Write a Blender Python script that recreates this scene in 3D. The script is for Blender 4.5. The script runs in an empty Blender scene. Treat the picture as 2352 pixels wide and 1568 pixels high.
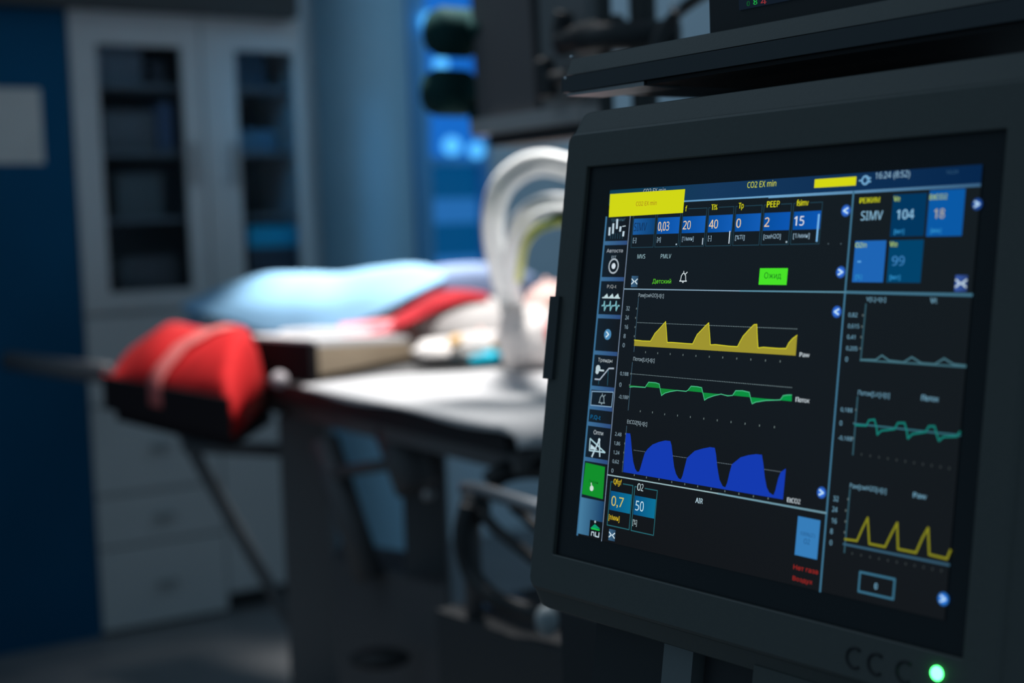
import bpy, bmesh, math, random
from mathutils import Vector, Matrix
random.seed(7)
SC = bpy.context.scene
COL = SC.collection

# ------------------------------------------------------------------ camera
F = 3267.0                       # focal length in pixels of the 2352 px wide frame (50 mm on 36 mm)
R_ = .036; SP = .0763
up_c = Vector((-R_, -math.sqrt(1 - R_*R_ - SP*SP), -SP))      # world up seen in camera axes (x right, y down, z forward)
f_c = Vector((0, 0, 1)); fy = (f_c - up_c*f_c.dot(up_c)).normalized(); fx = fy.cross(up_c)
M3 = Matrix((fx, fy, up_c))                                   # camera axes -> world axes
CAM = Vector((0, 0, 1.3))
def c2w(v): return M3 @ Vector(v)
cam_d = bpy.data.cameras.new('camera'); cam = bpy.data.objects.new('camera', cam_d); COL.objects.link(cam)
r, u, b = c2w((1, 0, 0)), c2w((0, -1, 0)), c2w((0, 0, -1))
cam.matrix_world = Matrix(((r.x, u.x, b.x, CAM.x), (r.y, u.y, b.y, CAM.y), (r.z, u.z, b.z, CAM.z), (0, 0, 0, 1)))
cam_d.sensor_width = 36; cam_d.lens = 36*F/2352
cam_d.dof.use_dof = True; cam_d.dof.focus_distance = .92; cam_d.dof.aperture_fstop = 3.9
cam_d.clip_start = .05; SC.camera = cam

# ------------------------------------------------------------------ world, lamps, exposure
w = bpy.data.worlds.new('World'); SC.world = w; w.use_nodes = True
w.node_tree.nodes['Background'].inputs[0].default_value = (.47, .75, 1, 1)
w.node_tree.nodes['Background'].inputs[1].default_value = .17
def light(name, kind, loc, target, energy, color, **k):
    l = bpy.data.lights.new(name, kind); l.energy = energy; l.color = color
    for a, v in k.items(): setattr(l, a, v)
    o = bpy.data.objects.new(name, l); COL.objects.link(o); o.location = loc
    o.rotation_euler = (Vector(target) - Vector(loc)).to_track_quat('-Z', 'Y').to_euler()
    return o
light('surgical_lamp_light', 'SPOT', (-.1, 2.75, 2.6), (-.12, 2.85, 1.0), 195, (1, .97, .94), spot_size=math.radians(76), spot_blend=.6, shadow_soft_size=.16)
light('drape_top_fill_light', 'SPOT', (-.45, 4.45, 2.4), (-.42, 3.95, 1.15), 260, (1, .97, .94), spot_size=math.radians(56), spot_blend=.8, shadow_soft_size=.14)  # unseen extra spot, added to burn out the top of the drape
light('overhead_fill_light', 'AREA', (-1.3, 2.0, 2.95), (-1.3, 2.3, 0), 4, (.62, .82, 1), shape='RECTANGLE', size=1.6, size_y=1.6)  # unseen fill, added to lift the cabinet and the monitor housing
light('back_wall_fill_light', 'AREA', (1.0, 4.6, 2.85), (1.2, 6.4, 1.7), 7, (.5, .75, 1), shape='RECTANGLE', size=.8, size_y=.4)  # unseen wash, added to brighten the back wall
light('pillar_fill_light', 'SPOT', (-1.05, 4.15, 2.3), (-.52, 5.25, 1.5), 14, (.08, .5, 1), spot_size=math.radians(44), spot_blend=.9, shadow_soft_size=.12)  # unseen blue spot, added to tint the pillar from its left
SC.view_settings.view_transform = 'Standard'; SC.view_settings.look = 'None'
SC.view_settings.exposure = 0; SC.view_settings.gamma = 1

# ------------------------------------------------------------------ helpers
def lin(c):
    return tuple((x/255/12.92 if x/255 <= .04045 else ((x/255+.055)/1.055)**2.4) for x in c)
def ray(px, py): return c2w(((px-1176)/F, (py-784)/F, 1))
def W(px, py, d): return CAM + ray(px, py)*d                  # point at forward depth d
def Z(px, py, z):                                             # point on the level plane z
    v = ray(px, py); return CAM + v*((z - CAM.z)/v.z)
MATS = {}
def mat(name, base, rough=.6, metal=0, noise=0, scale=8, trans=0, spec=.5, sheen=0, bump=0):
    if name in MATS: return MATS[name]
    m = bpy.data.materials.new(name); m.use_nodes = True; nt = m.node_tree; p = nt.nodes['Principled BSDF']
    p.inputs['Base Color'].default_value = (*base, 1); p.inputs['Roughness'].default_value = rough
    p.inputs['Metallic'].default_value = metal; p.inputs['Specular IOR Level'].default_value = spec
    p.inputs['Transmission Weight'].default_value = trans; p.inputs['Sheen Weight'].default_value = sheen
    if noise or bump:
        tc = nt.nodes.new('ShaderNodeTexCoord'); n = nt.nodes.new('ShaderNodeTexNoise'); n.inputs['Scale'].default_value = scale
        n.inputs['Detail'].default_value = 5; nt.links.new(tc.outputs['Object'], n.inputs['Vector'])
        if noise:
            r = nt.nodes.new('ShaderNodeValToRGB'); lo = [x*(1-noise) for x in base]; hi = [min(1, x*(1+noise)) for x in base]
            r.color_ramp.elements[0].position = .3; r.color_ramp.elements[1].position = .7
            r.color_ramp.elements[0].color = (*lo, 1); r.color_ramp.elements[1].color = (*hi, 1)
            nt.links.new(n.outputs['Fac'], r.inputs[0]); nt.links.new(r.outputs[0], p.inputs['Base Color'])
        if bump:
            bn = nt.nodes.new('ShaderNodeBump'); bn.inputs['Strength'].default_value = bump; bn.inputs['Distance'].default_value = .001
            nt.links.new(n.outputs['Fac'], bn.inputs['Height']); nt.links.new(bn.outputs[0], p.inputs['Normal'])
    MATS[name] = m; return m
def emit(name, c, s=1):
    if name in MATS: return MATS[name]
    m = bpy.data.materials.new(name); m.use_nodes = True; nt = m.node_tree; p = nt.nodes['Principled BSDF']
    p.inputs['Base Color'].default_value = (0, 0, 0, 1); p.inputs['Emission Color'].default_value = (*c, 1)
    p.inputs['Emission Strength'].default_value = s; p.inputs['Specular IOR Level'].default_value = .2
    MATS[name] = m; return m
def ui_material():
    m = bpy.data.materials.new('display_pixels'); m.use_nodes = True; nt = m.node_tree; nt.nodes.clear()
    a = nt.nodes.new('ShaderNodeAttribute'); a.attribute_name = 'Col'
    e = nt.nodes.new('ShaderNodeEmission'); o = nt.nodes.new('ShaderNodeOutputMaterial')
    nt.links.new(a.outputs['Color'], e.inputs['Color']); nt.links.new(e.outputs[0], o.inputs[0]); return m
UI = ui_material()

MW = {}                                                       # world matrix of every empty / part
def empty(name, label, cat, M=None, group=None):
    o = bpy.data.objects.new(name, None); COL.objects.link(o); o.empty_display_size = .05
    M = M or Matrix.Identity(4); o.matrix_world = M; MW[o] = M.copy()
    o['label'] = label; o['category'] = cat
    if group: o['group'] = group
    return o
def at(p): return Matrix.Translation(Vector(p))
def obj(name, bm, m, parent=None, local=False, smooth=False, label=None, kind=None, cat=None, group=None, bevel=0):
    """bm: BMesh or (verts, faces). Vertices are world coordinates unless local."""
    if not isinstance(bm, bmesh.types.BMesh):
        v, f = bm; bm = bmesh.new(); vs = [bm.verts.new(x) for x in v]
        for q in f:
            try: bm.faces.new([vs[i] for i in q])
            except ValueError: pass
    if bevel:
        bmesh.ops.bevel(bm, geom=[e for e in bm.edges if len(e.link_faces) == 2 and e.calc_face_angle(0) > .6], offset=bevel, segments=3, profile=.5, affect='EDGES')
    P = MW[parent] if parent is not None else Matrix.Identity(4)
    me = bpy.data.meshes.new(name)
    if parent is None and not local:                          # put the origin at the base of the thing
        if bm.verts:
            xs = [v.co for v in bm.verts]
            c = Vector((sum(p.x for p in xs)/len(xs), sum(p.y for p in xs)/len(xs), min(p.z for p in xs)))
            P = at(c)
    if not local: bmesh.ops.transform(bm, matrix=P.inverted(), verts=bm.verts)
    bmesh.ops.recalc_face_normals(bm, faces=bm.faces)
    bm.to_mesh(me); bm.free()
    for p in me.polygons: p.use_smooth = smooth
    o = bpy.data.objects.new(name, me); COL.objects.link(o)
    if m: me.materials.append(m)
    if parent is not None: o.parent = parent; MW[o] = P
    else: o.matrix_world = P; MW[o] = P.copy()
    if label: o['label'] = label
    if kind: o['kind'] = kind
    if cat: o['category'] = cat
    if group: o['group'] = group
    return o
def hexa(p):                                                  # 8 corners: bottom 4 then top 4
    return (list(p), [(0, 3, 2, 1), (4, 5, 6, 7), (0, 1, 5, 4), (1, 2, 6, 5), (2, 3, 7, 6), (3, 0, 4, 7)])
def box(M, x0, x1, y0, y1, z0, z1):
    p = [(x0, y0, z0), (x1, y0, z0), (x1, y1, z0), (x0, y1, z0), (x0, y0, z1), (x1, y0, z1), (x1, y1, z1), (x0, y1, z1)]
    return hexa([M @ Vector(q) for q in p])
def join(*parts):
    V, Fc = [], []
    for v, f in parts:
        n = len(V); V += list(v); Fc += [tuple(i+n for i in q) for q in f]
    return V, Fc
def prism(poly, z0, z1):                                      # plan polygon (world xy)
    n = len(poly)
    V = [Vector((p[0], p[1], z0)) for p in poly] + [Vector((p[0], p[1], z1)) for p in poly]
    return V, [tuple(range(n))[::-1], tuple(range(n, 2*n))] + [(i, (i+1) % n, n+(i+1) % n, n+i) for i in range(n)]
def smoothpath(pts, n=12):                                    # Catmull-Rom
    P = [pts[0]*2-pts[1]] + list(pts) + [pts[-1]*2-pts[-2]]; o = []
    for i in range(1, len(P)-2):
        for k in range(n):
            t = k/n; a, b_, c, d = P[i-1], P[i], P[i+1], P[i+2]
            o.append(.5*((2*b_)+(-a+c)*t+(2*a-5*b_+4*c-d)*t*t+(-a+3*b_-3*c+d)*t**3))
    o.append(P[-2]); return o
def tube(pts, rad, seg=12, ribs=0, cap=True):
    V, Fc = [], []; n = len(pts); up = None
    for i, p in enumerate(pts):
        t = (pts[min(i+1, n-1)] - pts[max(i-1, 0)]).normalized()
        if up is None: up = Vector((0, 0, 1)) if abs(t.z) < .9 else Vector((1, 0, 0))
        s = t.cross(up).normalized(); up = s.cross(t).normalized()
        r = rad[i] if isinstance(rad, (list, tuple)) else rad
        if ribs: r *= 1 + ribs*(1 if i % 2 else -1)
        for k in range(seg):
            a = 2*math.pi*k/seg; V.append(p + s*(r*math.cos(a)) + up*(r*math.sin(a)))
    for i in range(n-1):
        for k in range(seg):
            Fc.append((i*seg+k, i*seg+(k+1) % seg, (i+1)*seg+(k+1) % seg, (i+1)*seg+k))
    if cap: Fc += [tuple(range(seg)), tuple((n-1)*seg+k for k in range(seg))]
    return V, Fc
def dense(pts, step):
    o = [pts[0]]; L = 0
    for a, c in zip(pts, pts[1:]):
        d = (c-a).length; 
        k = max(1, int(d/step))
        for i in range(1, k+1): o.append(a.lerp(c, i/k))
    return o
def lathe(M, prof, seg=32):                                   # profile of (r, y) round local y
    V, Fc = [], []
    for r, y in prof:
        for k in range(seg):
            a = 2*math.pi*k/seg; V.append(M @ Vector((r*math.cos(a), y, r*math.sin(a))))
    for i in range(len(prof)-1):
        for k in range(seg): Fc.append((i*seg+k, i*seg+(k+1) % seg, (i+1)*seg+(k+1) % seg, (i+1)*seg+k))
    Fc += [tuple(range(seg)), tuple((len(prof)-1)*seg+k for k in range(seg))]
    return V, Fc
def ell(c, rx, ry, rz, R=None, nu=24, nv=14, lump=0, sd=0):   # ellipsoid, optionally lumpy
    V, Fc = [], []; R = R or Matrix.Identity(3); rnd = random.Random(sd)
    ph = [rnd.uniform(0, 6) for _ in range(6)]
    for j in range(nv+1):
        th = math.pi*j/nv
        for i in range(nu):
            a = 2*math.pi*i/nu
            q = Vector((math.sin(th)*math.cos(a), math.sin(th)*math.sin(a), math.cos(th)))
            k = 1 + lump*(math.sin(5*q.x+ph[0])*math.sin(4*q.y+ph[1]) + .5*math.sin(9*q.z+ph[2]+3*q.x))
            V.append(Vector(c) + R @ Vector((q.x*rx*k, q.y*ry*k, q.z*rz*k)))
    for j in range(nv):
        for i in range(nu): Fc.append((j*nu+i, j*nu+(i+1) % nu, (j+1)*nu+(i+1) % nu, (j+1)*nu+i))
    return V, Fc
def loft(rows, closed=False):                                 # rows of points -> surface grid
    m = len(rows[0]); V = [p for r in rows for p in r]; Fc = []
    for i in range(len(rows)-1):
        for k in range(m if closed else m-1):
            Fc.append((i*m+k, i*m+(k+1) % m, (i+1)*m+(k+1) % m, (i+1)*m+k))
    return V, Fc
def solid(o, t, sub=0):
    m = o.modifiers.new('thickness', 'SOLIDIFY'); m.thickness = t; m.offset = -1
    if sub: s = o.modifiers.new('smooth', 'SUBSURF'); s.levels = s.render_levels = sub
class Frame:                                                  # a place's own axes: x right, y away, z up
    def __init__(s, o, ux, uz):
        ux = ux.normalized(); uz = uz.normalized(); uy = uz.cross(ux).normalized()
        s.M = Matrix(((ux.x, uy.x, uz.x, o.x), (ux.y, uy.y, uz.y, o.y), (ux.z, uy.z, uz.z, o.z), (0, 0, 0, 1)))
        s.I = s.M.inverted()
    def __call__(s, px, py, y=0):                             # local x, z where the sight line meets plane y
        o = s.I @ CAM; v = s.I.to_3x3() @ ray(px, py); t = (y-o.y)/v.y; q = o+v*t; return q.x, q.z

# ------------------------------------------------------------------ materials
housing = mat('charcoal_plastic', (.092, .1, .092), .5, noise=.04, scale=400, bump=.08)
housing2 = mat('dark_plastic', (.05, .058, .06), .45)
black = mat('black_plastic', (.022, .024, .026), .5)
glassblk = mat('screen_glass', (.016, .022, .026), .35, spec=.3)
chrome = mat('chrome', (.7, .72, .75), .22, 1)
alu = mat('brushed_aluminium', (.42, .42, .42), .38, .9)
greymetal = mat('grey_painted_metal', (.2, .2, .2), .5)
darkmetal = mat('dark_painted_metal', (.1, .1, .105), .5)
wallm = mat('blue_grey_wall_paint', (.55, .66, .72), .8, noise=.05, scale=3)
whitecab = mat('white_laminate', (.50, .52, .52), .5, noise=.03, scale=4)
navy = mat('navy_paint', (.003, .075, .16), .75, noise=.1, scale=2, spec=.1)
floorm = mat('grey_vinyl_floor', (.16, .165, .17), .5, noise=.12, scale=3)
darkwall = mat('unlit_wall_shade', (.05, .055, .055), .8)
sheet = mat('white_cotton', (.62, .62, .63), .9, noise=.03, scale=14, sheen=.2)
blue_cloth = mat('pale_blue_drape', (.29, .57, .84), .85, noise=.05, scale=9)
red_cloth = mat('red_fabric', (.56, .016, .018), .8, noise=.12, scale=15, spec=.2)
dred_cloth = mat('black_vinyl_and_shade', (.02, .012, .013), .7, spec=.2)
beige = mat('beige_vinyl', (.42, .33, .23), .6, noise=.15, scale=6)
skin = mat('skin', (.68, .46, .42), .55, noise=.06, scale=20)
hosem = mat('white_corrugated_hose', (.9, .92, .92), .4)

# ------------------------------------------------------------------ room shell
A = Z(238, 1462, 0); B = Z(712, 1374, 0)
CF = Frame(A, B-A, Vector((0, 0, 1)))                          # cabinet front plane
UXc = (B-A).normalized()
obj('floor', box(Matrix.Identity(4), -4, 4, -1, 8, -.1, 0), floorm, kind='structure')
Wx1 = CF(712, 600)[0]
obj('wall_left', box(CF.M, -2.6, -.004, 0, .1, 0, CF(60, 18)[1]), navy, kind='structure')
obj('shade_trim_1', box(CF.M, -2.6, CF(664, 30)[0], -.08, .5, CF(60, 16)[1]+.001, 2.7), darkwall, kind='structure')  # dark box stands in for the unlit wall above; shade in its colour
wx0, wz0 = CF(958, 648, .5); wx1, _ = CF(1122, 500, .5)
wt = 2.62
obj('wall_back', join(box(CF.M, -.2, wx0, .5, .6, 0, 2.9), box(CF.M, wx1, 4.5, .5, .6, 0, 2.9),
    box(CF.M, wx0, wx1, .5, .6, 0, wz0), box(CF.M, wx0, wx1, .5, .6, wt, 2.9)), wallm, kind='structure')
# rounded pillar beside the window
pxa, pxb = CF(768, 300, .34)[0], CF(968, 300, .34)[0]
pc, pr = (pxa+pxb)/2, (pxb-pxa)/2
prof = [(-pr, .16)] + [(-pr*math.cos(t*math.pi/12), .16-.22*math.sin(t*math.pi/12)) for t in range(13)] + [(pr, .16)]
prof = [(CF.M @ Vector((pc+x, y+.33, 0))) for x, y in prof]
obj('wall_pillar', prism([(p.x, p.y) for p in prof], 0, 2.9), mat('pillar_paint', (.34, .6, .76), .7, noise=.04, scale=3), kind='structure', smooth=False)
# window with the blue light behind it
wn = empty('window_1', 'tall blue-lit window with cross bars beside the pale pillar', 'window', CF.M @ at((wx0, .5, wz0))); wn['kind'] = 'structure'
blf = mat('blue_window_frame', (.12, .4, .7), .5)
fr = [box(CF.M, wx0, wx0+.075, .47, .54, wz0, wt), box(CF.M, wx1-.03, wx1, .47, .54, wz0, wt), box(CF.M, wx0, wx1, .47, .54, wz0, wz0+.06), box(CF.M, wx0, wx1, .47, .54, wt-.05, wt)]
for ya, yb in ((360, 378),):
    fr.append(box(CF.M, wx0+.07, wx1-.02, .48, .53, CF(1050, yb, .5)[1], CF(1050, ya, .5)[1]))
obj('window_frame', join(*fr), blf, wn)
obj('pane', box(CF.M, wx0+.03, wx1-.02, .555, .565, wz0+.02, CF(1050, 372, .5)[1]), emit('blue_glow_low', lin((3, 72, 122))), wn, label='deep blue lower pane')
for ya, yb in ((455, 512), (588, 640)):
    obj('glowing_bar', box(CF.M, wx0+.07, wx1-.02, .548, .554, CF(1050, yb, .55)[1], CF(1050, ya, .55)[1]), emit('blue_glow_mid', lin((36, 104, 172))), wn)  # cross bars made to glow for the blue light falling on them
obj('pane', box(CF.M, wx0+.03, wx1-.02, .555, .565, CF(1050, 372, .5)[1], wt-.02), emit('blue_glow_high', lin((22, 105, 200))), wn, label='bright blue upper pane')
for k, (px, py, rr) in enumerate(((1035, 335, .038), (1092, 345, .034), (985, 50, .04), (1010, 148, .03))):
    x, z = CF(px, py, .45)
    obj('lamp', ell(CF.M @ Vector((x, .44, z)), rr, rr, rr), emit('blue_lamp', lin((80, 175, 245)), 1.5), wn)

# ------------------------------------------------------------------ white glazed cabinet
cab = empty('glazed_cabinet', 'tall white cabinet with two glass doors above plain drawers, right of the navy wall', 'cabinet', CF.M)
H = CF(430, 30)[1]; D = .42; zt = .07
x0, x1 = 0, Wx1; zm = CF(350, 712)[1]
obj('plinth', box(CF.M, x0+.02, x1-.02, .04, D, 0, zt), black, cab)
obj('carcass', join(box(CF.M, x0, x0+.018, .02, D, zt, H), box(CF.M, x1-.018, x1, .02, D, zt, H), box(CF.M, x0+.018, x1-.018, D-.012, D, zt, H),
    box(CF.M, x0+.018, x1-.018, .02, D-.012, zt, zt+.018), box(CF.M, x0+.018, x1-.018, .02, D-.012, H-.018, H), box(CF.M, x0+.018, x1-.018, .02, D-.012, zm-.02, zm)), whitecab, cab)
xm = CF(470, 300)[0]
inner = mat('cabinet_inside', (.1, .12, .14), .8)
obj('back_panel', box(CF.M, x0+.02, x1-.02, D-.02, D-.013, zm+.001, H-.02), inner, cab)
def zc(px, py): return CF(px, py)[1]
for pxw, (wa, wb), (ya, yb) in (((0), (CF(232, 300)[0], CF(424, 300)[0]), (104, 668)), ((1), (CF(548, 300)[0], CF(680, 300)[0]), (118, 650))):
    a, c = (x0+.002, xm-.003) if pxw == 0 else (xm+.003, x1-.002)
    zb, zt2 = zc(330 if pxw == 0 else 620, yb), zc(320 if pxw == 0 else 610, ya)
    d_ = obj('door', join(box(CF.M, a, wa, 0, .019, zm+.003, H-.003), box(CF.M, wb, c, 0, .019, zm+.003, H-.003), box(CF.M, wa, wb, 0, .019, zm+.003, zb), box(CF.M, wa, wb, 0, .019, zt2, H-.003)), whitecab, cab)
    gl = mat('door_glass', (.8, .88, .92), .12, trans=1); gl.node_tree.nodes['Principled BSDF'].inputs['IOR'].default_value = 1.12
    obj('glass', box(CF.M, wa-.004, wb+.004, .007, .011, zb-.004, zt2+.004), gl, d_)
    hx = wb+.02 if pxw == 0 else wa-.035
    obj('handle', box(CF.M, hx, hx+.012, -.03, 0, zm+.42, zm+.56), alu, d_)
for py in (345, 500, 190):
    z = zc(330, py)
    obj('shelf', box(CF.M, x0+.02, x1-.02, .05, D-.02, z-.012, z), mat('shelf_board', (.22, .25, .28), .6), cab)
for k, (ya, yb) in enumerate(((725, 925), (930, 1130), (1135, 1250), (1255, 1440))):
    d_ = obj('drawer', box(CF.M, x0+.002, xm-.003, 0, .019, zc(300, yb), zc(300, ya)), whitecab, cab)
    zz = (zc(300, ya)+zc(300, yb))/2; hx = CF(372, 1100)[0]
    obj('handle', box(CF.M, hx-.03, hx+.03, -.025, 0, zz-.008, zz+.008), mat('dull_handle', (.3, .32, .32), .5), d_)
d_ = obj('door', box(CF.M, xm+.003, x1-.002, 0, .019, zt+.003, zm-.003), whitecab, cab, label='plain lower door')
obj('handle', box(CF.M, xm+.03, xm+.042, -.03, 0, zm-.3, zm-.16), alu, d_)
# things on the shelves
def shelf_box(px, w_, hgt, y, shelf_py, col, label, nm='storage_box', cat='box'):
    x = CF(px, 300, .02)[0]; z = zc(330, shelf_py) if shelf_py else zm
    o = obj(nm, box(CF.M, x-w_/2, x+w_/2, y, y+.16, z+.001, z+.001+hgt), mat('c_'+label[:14], col, .6), bevel=.006, label=label, cat=cat)
    return o
shelf_box(300, .17, .13, .12, 190, (.22, .27, .33), 'grey box on the top shelf behind the left glass door')
shelf_box(398, .05, .09, .14, 190, (.1, .12, .16), 'small dark box at the right of the top shelf, left door')
shelf_box(320, .18, .14, .12, 345, (.16, .18, .2), 'wide dark grey box on the second shelf behind the left glass door')
shelf_box(405, .05, .17, .12, 345, (.12, .2, .35), 'narrow dark blue box on the second shelf behind the left glass door')
shelf_box(335, .16, .15, .12, 500, (.14, .17, .18), 'dark box on the third shelf behind the left glass door')
shelf_box(350, .2, .18, .12, None, (.09, .1, .11), 'near-black box at the bottom behind the left glass door')
shelf_box(600, .14, .14, .12, 190, (.06, .14, .22), 'dark blue box on the top shelf behind the right glass door')
shelf_box(612, .15, .08, .12, 345, (.12, .3, .45), 'low blue box on the second shelf behind the right glass door')
x = CF(630, 540, .06)[0]; cyz = CF(630, 566, .06)[1]; cyt = CF(630, 518, .06)[1]
obj('storage_box', box(CF.M, x-.1, x+.09, .06, .2, zm+.001, cyz-.001), mat('c_dark2', (.05, .07, .1), .6), bevel=.006, label='dark box at the bottom behind the right glass door', cat='box')
obj('storage_box', box(CF.M, x-.1, x+.09, .06, .2, cyz, cyt), mat('cyan_box', (.0, .5, .8), .5), bevel=.006, label='bright cyan box stacked on a dark box behind the right glass door', cat='box')
# paper on the navy wall
a = CF(-60, 200, -.003); c = CF(102, 375, -.003)
obj('paper_notice', box(CF.M, a[0], c[0], -.004, -.001, CF(60, 376)[1], CF(60, 203)[1]), mat('paper', (.55, .55, .52), .8, noise=.06, scale=6), label='pale blank-looking paper notice on the navy wall', cat='notice')

# ------------------------------------------------------------------ operating table
ZT = 1.0
Cn = Z(1158, 978, ZT); Ln = Z(728, 892, ZT)
ax = (Ln-Cn).normalized(); pp = Vector((-ax.y, ax.x, 0))
if pp.x < 0: pp = -pp
TF = Frame(Vector((Cn.x, Cn.y, 0)), pp, Vector((0, 0, 1)))      # local x = across the table, y = along it
L = (Ln-Cn).length + .06
def tp(s, t, z): p = Cn + ax*s + pp*t; return Vector((p.x, p.y, z))
def tbox(s0, s1, t0, t1, z0, z1): return hexa([tp(s0, t0, z0), tp(s0, t1, z0), tp(s1, t1, z0), tp(s1, t0, z0), tp(s0, t0, z1), tp(s0, t1, z1), tp(s1, t1, z1), tp(s1, t0, z1)])
tab = empty('operating_table', 'dark operating table carrying the lit patient, red bolster at its far end', 'table', at(tp(L*.6, .3, 0)))
obj('table_pad', tbox(0, 1.75, 0, .85, ZT-.045, ZT-.004), mat('black_pad', (.02, .022, .024), .6), tab, bevel=.012)
obj('table_frame', tbox(.03, 1.72, .04, .81, ZT-.085, ZT-.046), greymetal, tab, bevel=.006)
# the leg section, set lower and running out under the bolster
b0, b1 = Z(240, 934, .915), Z(538, 1003, .915)
bd = (b0-b1).normalized(); bp = Vector((-bd.y, bd.x, 0)); bp = bp if bp.x > 0 else -bp
def bb(s0, s1, t0, t1, z0, z1):
    q = lambda s, t, z: Vector(((b1+bd*s+bp*t).x, (b1+bd*s+bp*t).y, z))
    return hexa([q(s0, t0, z0), q(s0, t1, z0), q(s1, t1, z0), q(s1, t0, z0), q(s0, t0, z1), q(s0, t1, z1), q(s1, t1, z1), q(s1, t0, z1)])
BL = (b0-b1).length
bq = bp; bp = Vector((.04, 1, 0)); obj('leg_section', bb(.03, BL-.06, .02, .42, .885, .911), dred_cloth, tab, bevel=.008)
obj('side_rail', tube([W(250, 858, 3.75), W(120, 842, 3.9), W(22, 828, 4.02)], .028, 12), mat('rail_grey', (.12, .12, .13), .5), tab, smooth=True)
kn = W(642, 872, 2.9)
obj('knob', ell(kn, .018, .018, .018), mat('satin_knob', (.42, .38, .40), .5), tab, smooth=True)
# pedestal, struts and braces under the top
def pole(p0, p1, r, m, nm, par, seg=14, **k): return obj(nm, tube([p0, p0.lerp(p1, .5), p1], r, seg), m, par, smooth=True, **k)
ped = W(712, 1200, 3.2); pz = Vector((ped.x, ped.y, 0))
obj('column', prism([(pz.x-.052, pz.y-.05), (pz.x+.052, pz.y-.05), (pz.x+.052, pz.y+.07), (pz.x-.052, pz.y+.07)], .26, .915), mat('column_grey', (.14, .14, .145), .5), tab, bevel=.012)
p2 = W(980, 1200, 2.85)
obj('column', prism([(p2.x-.042, p2.y-.045), (p2.x+.042, p2.y-.045), (p2.x+.042, p2.y+.06), (p2.x-.042, p2.y+.06)], .26, .92), mat('column_dark', (.08, .082, .088), .5), tab, bevel=.012)
pole(W(745, 1010, 2.9), W(850, 1330, 2.85), .03, darkmetal, 'brace', tab)
pole(W(770, 1085, 2.85), W(950, 1058, 2.72), .012, darkmetal, 'brace', tab)
pole(W(905, 985, 2.75), W(955, 1120, 2.7), .04, darkmetal, 'brace', tab)
obj('motor_housing', prism([tuple(W(765, 1300, 3.0).xy), tuple(W(1015, 1280, 2.7).xy), tuple(W(1035, 1270, 2.95).xy), tuple(W(790, 1290, 3.15).xy)], .264, .632), mat('motor_grey', (.09, .092, .098), .5), tab, bevel=.012)
obj('base', prism([(pz.x-.1, pz.y-.16), (p2.x+.22, p2.y-.22), (p2.x+.3, p2.y+.3), (pz.x-.02, pz.y+.3)], .09, .262), darkmetal, tab, bevel=.03)
for q in ((pz.x-.06, pz.y-.1), (p2.x+.17, p2.y-.17), (p2.x+.2, p2.y+.2), (pz.x+.02, pz.y+.22)):
    obj('caster', lathe(at((q[0], q[1], .046)) @ Matrix.Rotation(.4, 4, 'Z'), [(.02, -.016), (.045, -.012), (.045, .012), (.02, .016)], 20), black, tab)
obj('knob', ell(W(983, 1136, 2.62), .012, .012, .012), alu, tab, smooth=True)
obj('pedal', ell(W(872, 1512, 2.75), .06, .035, .02), black, tab, smooth=True)

# white sheet over the table with a drooping end
rows = []
for i in range(26):
    s = L*i/25 - .012
    row = []
    for k in range(22):
        t = -.012 + .87*k/21
        z = ZT + .002 + .004*math.sin(9*s+3*t)*math.sin(11*t)+.0035
        row.append(tp(s, t, z))
    edge = [tp(s, -.016, ZT-.006-.004*math.sin(14*s))]
    rows.append(edge+row)
flap = []
for dz, ds in ((.034, -.03), (.014, -.02)):
    flap.append([tp(-.012+ds, -.01+.87*max(0, k-1)/21+(.01 if k < 2 else 0), ZT-dz+.004*math.sin(k*1.3)) for k in range(23)])
sh = obj('table_sheet', loft(flap+rows), sheet, label='white cotton sheet covering the operating table, drooping at its near corner', cat='sheet', smooth=True)
solid(sh, .003)

# raised foam block under the legs
P0 = Z(722, 866, ZT+.008); P1 = Z(946, 820, ZT+.008)
od = Vector((-.30, .36, 0))
pad = [(P0.x, P0.y), (P1.x, P1.y), (P1.x+od.x*.7, P1.y+od.y*.7), (P0.x+od.x*.7, P0.y+od.y*.7)]
wz = empty('leg_cushion', 'beige foam block with white cover under the drape, right of the red bolster', 'cushion', at((P0.x, P0.y, ZT)))
def wedge(a0, a1, b0_, b1_):
    return hexa([Vector((x, y, z)) for (x, y), z in zip(pad, (a0, a1, a1, a0))] + [Vector((x, y, z)) for (x, y), z in zip(pad, (b0_, b1_, b1_, b0_))])
obj('foam_block', wedge(ZT+.009, ZT+.009, ZT+.072, ZT+.045), beige, wz, bevel=.008)
obj('end_shade', hexa([Vector((P0.x-.004, P0.y-.012, ZT+.0)), Vector((P0.x+od.x*.7, P0.y+od.y*.7-.012, ZT)), Vector((P0.x+od.x*.7+.01, P0.y+od.y*.7, ZT)), Vector((P0.x+.01, P0.y, ZT)),
    Vector((P0.x-.004, P0.y-.012, ZT+.082)), Vector((P0.x+od.x*.7, P0.y+od.y*.7-.012, ZT+.082)), Vector((P0.x+od.x*.7+.01, P0.y+od.y*.7, ZT+.082)), Vector((P0.x+.01, P0.y, ZT+.082))]), mat('end_face_shade', (.016, .016, .018), .9, spec=.1), wz, label='end face darkened as shade')  # dark panel added to paint the shade on the foam block's end
obj('white_cover', wedge(ZT+.073, ZT+.046, ZT+.088, ZT+.060), sheet, wz, bevel=.005)

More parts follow.
